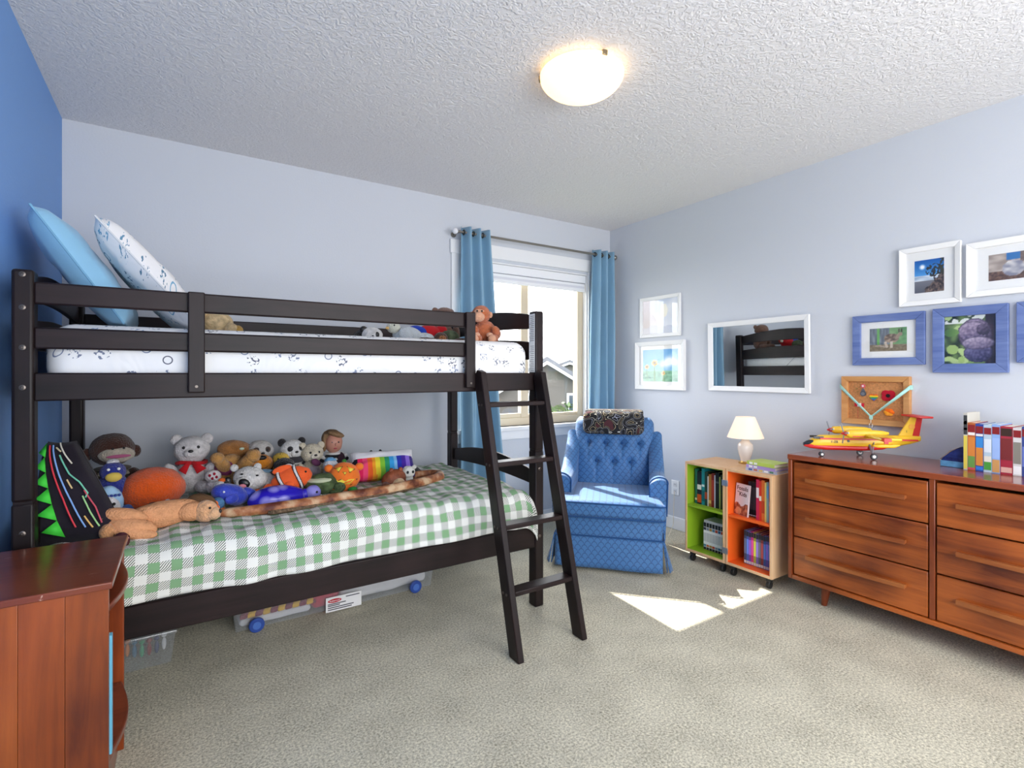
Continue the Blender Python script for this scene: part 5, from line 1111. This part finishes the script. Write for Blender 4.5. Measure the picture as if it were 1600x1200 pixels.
pt(t, 'waistcoat', cloth('#3a2430'), (.038, -.022, .10), (.026, .026, .05), (0, 0, 20))
t = toy('plush_tortoise', 'mottled green plush turtle below the cream teddy', (.60, 2.665, .615)); gm = mat('#4a5c34', .95, .9, 60, .75, 22); pt(t, 'shell', gm, (0, 0, .05), (.088, .06, .055), seg=26); pt(t, 'band', cloth('#c4c8a8'), (-.01, -.006, .075), (.068, .054, .018)); pt(t, 'head', gm, (.07, -.05, .035), (.03, .03, .026)); pt(t, 'eye', BKf, (.08, -.076, .045), .004, seg=8)
for x in (-.05, .05): pt(t, 'foot', gm, (x, -.055, .014), (.028, .022, .014))
# jack-o-lantern
t = toy('plush_pumpkin', 'orange jack o lantern plush with yellow stitched face in front of the rainbow cushion', (.702, 2.645, .615), -14, -18); op = mat('#f0761c', .85, .3, 150, .08, 20, sheen=.2); pt(t, 'body', op, (0, 0, .078), (.078, .058, .074), seg=30)
yl = mat('#f4dc4a', .7)
def patch(name, poly, m, dy): MB().add([(x, -.0575*math.sqrt(max(.05, 1-(x/.079)**2-((z-.078)/.075)**2))-dy, z) for x, z in poly], [tuple(range(len(poly)))]).build(name, m, t, solid=.002)
def face(poly): patch('stitched_outline', [(x*1.0+(x-sum(p[0] for p in poly)/len(poly))*.3, z+(z-sum(p[1] for p in poly)/len(poly))*.3) for x, z in poly], BKf, .001); patch('yellow_patch', poly, yl, .003)
face([(-.045, .118), (-.012, .122), (-.028, .098)]); face([(.016, .120), (.048, .108), (.026, .092)]); face([(-.006, .094), (.010, .092), (.002, .080)])
face([(-.05, .066), (-.028, .052), (-.012, .058), (.004, .046), (.02, .056), (.05, .058), (.024, .034), (-.02, .034)])
for e in (-1, 1): pt(t, 'arm', op, (e*.075, 0, .125), (.022, .018, .02)); pt(t, 'foot', cloth('#2f8a3a') if e > 0 else op, (e*.04, -.03, .008), (.024, .03, .014))
pt(t, 'stalk', cloth('#3a7a34'), (0, .0, .155), (.012, .012, .014))
t = toy('plush_husky', 'small white and sky blue plush dog behind the jack o lantern', (.668, 2.79, .625), -6); pt(t, 'body', fur('#e0e2e8'), (0, .01, .045), (.042, .04, .05)); pt(t, 'head', fur('#e8eaf0'), (0, -.01, .105), (.040, .036, .036)); pt(t, 'cap', fur('#6aaad8'), (0, .0, .132), (.030, .028, .020)); pt(t, 'eye_patch', BKf, (-.012, -.042, .105), (.012, .007, .011)); pt(t, 'nose', BKf, (.016, -.048, .096), .006, seg=8)
# rainbow cushion
t = thing('rainbow_cushion', 'rainbow striped cushion with a dotted white top leaning behind the fox', 'cushion', (.955, 2.79, .705), group='soft toys on the lower bunk'); t.rotation_euler = (R(-38), R(0), R(-8))
mb = pillow(MB(), .34, .17, .085, seed=5, nx=40)
RB = ['#1c1c26', '#e0245a', '#f04a7a', '#f0642c', '#f6a02c', '#f4dc3c', '#8ac83c', '#2f9a6a', '#3aa0e0', '#8ac4f0', '#2a3ab0', '#4a2aa0', '#8a6ad0', '#3a2a7a']
ms = [cloth(c, .03) for c in RB]+[cloth('#e8e6ea', .03)]
for i, f_ in enumerate(mb.f):
    cxm = sum(mb.v[k][0] for k in f_)/len(f_); czm = sum(mb.v[k][2] for k in f_)/len(f_)
    mb.m[i] = 14 if czm > .028 else min(13, max(0, int((cxm+.165)/.33*14)))
mb.build('cover', ms, t, smooth=180)
for i in range(14): disc(MB(), -.15+.023*i, .036, .0035, -.031, -.026, n=10).build('printed_dot', ms[1+i % 12], t)
for (x, z, c) in ((-.12, .062, '#2f8ab0'), (-.10, .05, '#8a2a5a'), (.12, .062, '#3a4ab0'), (-.06, .068, '#c84a2a')): disc(MB(), x, z, .006, -.028, -.022, n=12).build('printed_dot', cloth(c), t)
text('KING', .032, mat('#4a4a50', .7), t, Matrix.Translation((.03, -.0318, .058)) @ Matrix.Rotation(R(90), 4, 'X'))
t = toy('plush_cat', 'black plush cat lying behind the rainbow cushion', (.955, 3.03, .62)); pt(t, 'body', bk2, (0, 0, .05), (.08, .045, .05)); pt(t, 'head', bk2, (.03, -.02, .095), (.042, .036, .034))
for e in (-1, 1): pt(t, 'ear', bk2, (.03+e*.028, -.015, .125), (.011, .008, .016))
t = toy('black_plush_seal', 'long black plush lying at the right end of the toys', (1.10, 2.86, .615), -14); pt(t, 'body', bk2, (0, 0, .04), (.11, .04, .04), (0, 14, 0)); pt(t, 'tail', bk2, (.13, 0, .015), (.08, .022, .014)); pt(t, 'head', bk2, (-.10, 0, .062), (.04, .036, .034))
t = toy('plush_fox', 'glossy brown and cream plush fox head at the right of the toys', (.945, 2.585, .615), 0); fx_ = mat('#8a4420', .6, .6, 90, .55, 26); pt(t, 'body', fx_, (0, .01, .048), (.066, .046, .050), (0, -12, 0)); pt(t, 'chest', fur('#cfb08a'), (.012, -.030, .03), (.034, .022, .03)); pt(t, 'snout', fur('#7a4a3a'), (-.055, -.02, .026), (.022, .02, .020))
for e in (-1, 1): pt(t, 'ear', fx_, (.01+e*.025, .005, .095), (.012, .010, .014))
t = toy('plush_ghost', 'small white plush with big black eyes beside the fox', (1.035, 2.62, .613)); gw = fur('#e8e6dc', .06); pt(t, 'body', gw, (.005, .01, .03), (.026, .024, .034)); pt(t, 'head', gw, (0, 0, .075), (.036, .032, .032)); pt(t, 'ear', gw, (.034, 0, .098), (.013, .009, .011)); pt(t, 'tag', cloth('#c02840'), (-.03, -.02, .03), (.010, .004, .012))
for e in (-1, 1): pt(t, 'eye', BKf, (e*.015, -.03, .078), (.007, .005, .008), seg=10)
# long snake
def snakemat():
    m = bpy.data.materials.new('snake_print'); nt, L, b = nodes(m); tc = N(nt, 'ShaderNodeTexCoord'); n = N(nt, 'ShaderNodeTexNoise'); n.inputs['Scale'].default_value = 14; n.inputs['Detail'].default_value = 5; L.new(tc.outputs['Object'], n.inputs['Vector'])
    r = N(nt, 'ShaderNodeValToRGB'); L.new(n.outputs['Fac'], r.inputs[0]); e = r.color_ramp.elements; e[0].position = .36; e[0].color = (*lin('#5a2414'), 1); e[1].position = .62; e[1].color = (*lin('#d0b08c'), 1); x = e.new(.5); x.color = (*lin('#a86a42'), 1)
    L.new(r.outputs[0], b.inputs['Base Color']); b.inputs['Roughness'].default_value = .6; return m
t = toy('plush_snake', 'long brown mottled plush snake lying along the front of the toy pile', (.6, 2.43, .62)); pts = [(.13, 2.425), (.22, 2.405), (.32, 2.40), (.46, 2.405), (.59, 2.42), (.72, 2.435), (.845, 2.455), (.96, 2.49), (1.08, 2.535), (1.17, 2.58), (1.225, 2.625), (1.245, 2.68), (1.215, 2.725), (1.15, 2.735), (1.09, 2.72)]
P3 = []
for i in range(len(pts)-1):
    for k in range(4): P3.append((pts[i][0]+(pts[i+1][0]-pts[i][0])*k/4, pts[i][1]+(pts[i+1][1]-pts[i][1])*k/4, .642))
n_ = len(P3); MB().tube(P3, [.020+.006*math.sin(math.pi*i/n_) if i > 2 else .012+.004*i for i in range(n_)], 14).build('body', snakemat(), t, world=True, smooth=180)
MB().tube([(x-.006, y-.016, .628) for x, y, z in P3[8:-12]], .012, 8).build('belly', mat('#6a5238', .6, .9, 120, .6, 90), t, world=True, smooth=180)
pt(t, 'head', fur('#c89a72'), (-.485, -.004, .024), (.036, .026, .022)); boxpart('care_tag', mat('#f0f0f0', .6), t, -.30, -.275, -.045, -.043, .012, .036)
t = toy('dotted_plush', 'small burgundy dotted plush at the foot of the dinosaur cushion', (-.172, 2.252, .605)); pt(t, 'body', mat('#4a1420', .9, .3, 90, .2, 30), (0, 0, .026), (.026, .035, .03))
for k in range(10): a = k*2.4; pt(t, 'dot', cloth('#d8b0b8'), (.0225*math.cos(a), -.0325*abs(math.sin(a))*1.0, .012+.003*k), .0028, seg=6)
# dinosaur cushion
t = thing('dinosaur_cushion', 'black cushion with neon embroidered lines and green felt spikes leaning on the headboard', 'cushion', (-.275, 2.42, .79)); t.rotation_euler = (R(-20), 0, R(-14))
DWd, DHd = .30, .37
def taper(x, z): return -DWd/2+(x+DWd/2)*(1-.72*min(1, max(0, (z+DHd/2)/DHd)))
pm = pillow(MB(), DWd, DHd, .13, seed=9, nx=26); pm.v = [(taper(x, z), y, z) for x, y, z in pm.v]
pm.build('cover', cloth('#221c26', .15), t, smooth=180)
def onp(x, z):      # x, z in the untapered cushion plane
    a, c = 2*x/DWd, 2*z/DHd; return (taper(x, z), -(.065*(max(0, 1-a**4)*max(0, 1-c**4))**.45+.010), z)
for i in range(6):
    x, z = -.095+.012*i, .145-.056*i
    p, q, r_ = onp(x-.004, z+.026), onp(x+.008, z-.030), onp(x-.05, z-.012)
    MB().add([p, q, (r_[0], r_[1]-.022, r_[2])], [(0, 1, 2)]).build('felt_spike', mat('#3fd03a', .7), t, solid=.006)
for c, pth in (('#e83a4a', [(-.06, .16), (-.035, .06), (-.005, -.04), (.02, -.16)]), ('#8ab4f0', [(-.03, .16), (-.005, .05), (.025, -.05), (.05, -.16)]), ('#7ad0b0', [(.02, .12), (.05, .05), (.085, .02), (.10, -.02), (.08, -.04)]), ('#e8c890', [(.03, .03), (.045, -.01)]), ('#e8e0d0', [(.03, .17), (.06, .12), (.09, .08)]), ('#d05060', [(.09, -.01), (.105, -.07), (.10, -.14)]), ('#a8d890', [(.075, -.03), (.08, -.09), (.09, -.15)]), ('#e8d8b0', [(.0, .15), (.04, .13)]), ('#f0c070', [(.055, -.10), (.07, -.15)])):
    P_ = []
    for i in range(len(pth)-1):
        for k in range(5): P_.append(onp(pth[i][0]+(pth[i+1][0]-pth[i][0])*k/5, pth[i][1]+(pth[i+1][1]-pth[i][1])*k/5))
    MB().tube(P_, .0026, 6).build('neon_piping', mat(c, .5), t)
# --- upper bunk
UG = 'soft toys on the upper bunk'; UZ = 1.385
t = toy('curly_plush', 'beige curly plush lamb slumped beside the printed pillow', (.125, 2.62, UZ), 15, group=UG); cf = mat('#cdb48a', .95, 1, 70, .3, 60); pt(t, 'body', cf, (.02, 0, .055), (.06, .055, .055), fn=None); pt(t, 'head', cf, (-.03, .03, .12), (.062, .052, .048)); pt(t, 'leg', cf, (.055, -.045, .03), (.028, .05, .028)); pt(t, 'foot', fur('#b8924a'), (.075, -.075, .025), (.022, .018, .022))
t = toy('plush_panda', 'white and black panda plush lying on the upper bunk', (.87, 2.72, UZ), 0, group=UG); pt(t, 'head', fur('#e6e4e2'), (0, 0, .04), (.055, .048, .042)); pt(t, 'body', fur('#1c1a1c'), (-.02, .06, .035), (.06, .05, .04)); pt(t, 'eye_patch', BKf, (.012, -.044, .04), (.012, .006, .015)); pt(t, 'ear', BKf, (-.04, .02, .07), (.02, .012, .018)); pt(t, 'nose', BKf, (-.012, -.047, .03), .006, seg=8)
t = toy('plush_lamb', 'pale grey blue plush bird lying on the upper bunk beside the panda', (1.04, 2.72, UZ), 0, group=UG); gl = fur('#c4ccd2', .1); pt(t, 'body', gl, (.03, 0, .045), (.085, .055, .05)); pt(t, 'head', fur('#d8d8c8', .1), (-.055, -.01, .085), (.038, .034, .032)); pt(t, 'wing', gl, (.0, -.05, .05), (.04, .016, .035)); pt(t, 'tail', gl, (.13, .0, .035), (.06, .04, .03)); pt(t, 'beak', cloth('#d8b070'), (-.09, -.02, .08), (.014, .008, .008)); pt(t, 'eye', BKf, (-.062, -.042, .095), .005, seg=8)
t = toy('plush_parrot', 'red and blue plush parrot lying on the upper bunk behind the brown monkey', (1.24, 2.86, UZ), 0, group=UG); pt(t, 'body', cloth('#b81c24'), (.02, 0, .065), (.08, .055, .06)); pt(t, 'wing', cloth('#1c3ca8'), (-.06, -.02, .07), (.07, .04, .045), (0, 10, 0)); pt(t, 'head', cloth('#b81c24'), (.10, 0, .09), (.04, .038, .038)); pt(t, 'beak', cloth('#e8e0d0'), (.135, -.01, .08), (.016, .014, .014)); pt(t, 'tail', cloth('#1a1a22'), (-.10, -.02, .03), (.06, .03, .022))
t = toy('plush_monkey', 'dark brown long armed monkey plush lying flat near the orangutan', (1.26, 2.70, UZ), 0, group=UG); dm = fur('#4a2c1c'); pt(t, 'body', mat('#48543a', .95, .5, 60, .7, 30), (.07, .02, .045), (.06, .045, .042)); pt(t, 'head', dm, (0, -.01, .036), (.04, .036, .034)); pt(t, 'face', fur('#9a6438'), (-.004, -.04, .03), (.024, .012, .020)); pt(t, 'arm', dm, (-.085, -.01, .02), (.065, .020, .018), (0, 0, 8)); pt(t, 'leg', dm, (.12, -.03, .02), (.05, .022, .02)); eyes(t, -.05, .009, .036, .003, x=-.004)
t = toy('teddy_bear', 'grey brown teddy bear behind the guard rail at the foot of the upper bunk', (1.44, 3.04, UZ), 10, group=UG); gb = fur('#7a5a4c'); pt(t, 'body', gb, (0, 0, .08), (.075, .06, .085)); pt(t, 'head', gb, (0, -.02, .205), (.075, .06, .055))
for e in (-1, 1): pt(t, 'ear', gb, (e*.062, 0, .235), (.024, .014, .022)); pt(t, 'arm', gb, (e*.08, -.03, .09), (.025, .03, .06)); pt(t, 'leg', gb, (e*.045, -.08, .03), (.03, .06, .03))
t = toy('orangutan_plush', 'orange brown orangutan plush sitting at the foot of the upper bunk', (1.44, 2.52, UZ), -28, group=UG); og = fur('#bf6a42'); pf = fur('#e0a888', .08)
pt(t, 'body', og, (.01, .01, .065), (.068, .058, .068)); pt(t, 'head', og, (-.01, -.005, .165), (.052, .048, .052)); pt(t, 'muzzle', pf, (-.025, -.045, .148), (.034, .024, .028)); pt(t, 'brow', pf, (-.02, -.042, .178), (.03, .012, .014))
for e in (-1, 1): pt(t, 'ear', pf, (-.01+e*.052, .0, .165), (.013, .009, .018)); pt(t, 'arm', og, (.01+e*.062, -.035, .062), (.026, .05, .028), (-30, 0, e*-18)); pt(t, 'leg', og, (.01+e*.045, -.06, .026), (.03, .05, .026)); pt(t, 'foot', pf, (e*.048, -.105, .022), (.022, .016, .022)); pt(t, 'hand', pf, (e*.035, -.085, .045), (.018, .018, .014))
eyes(t, -.055, .013, .180, .0055, x=-.02)
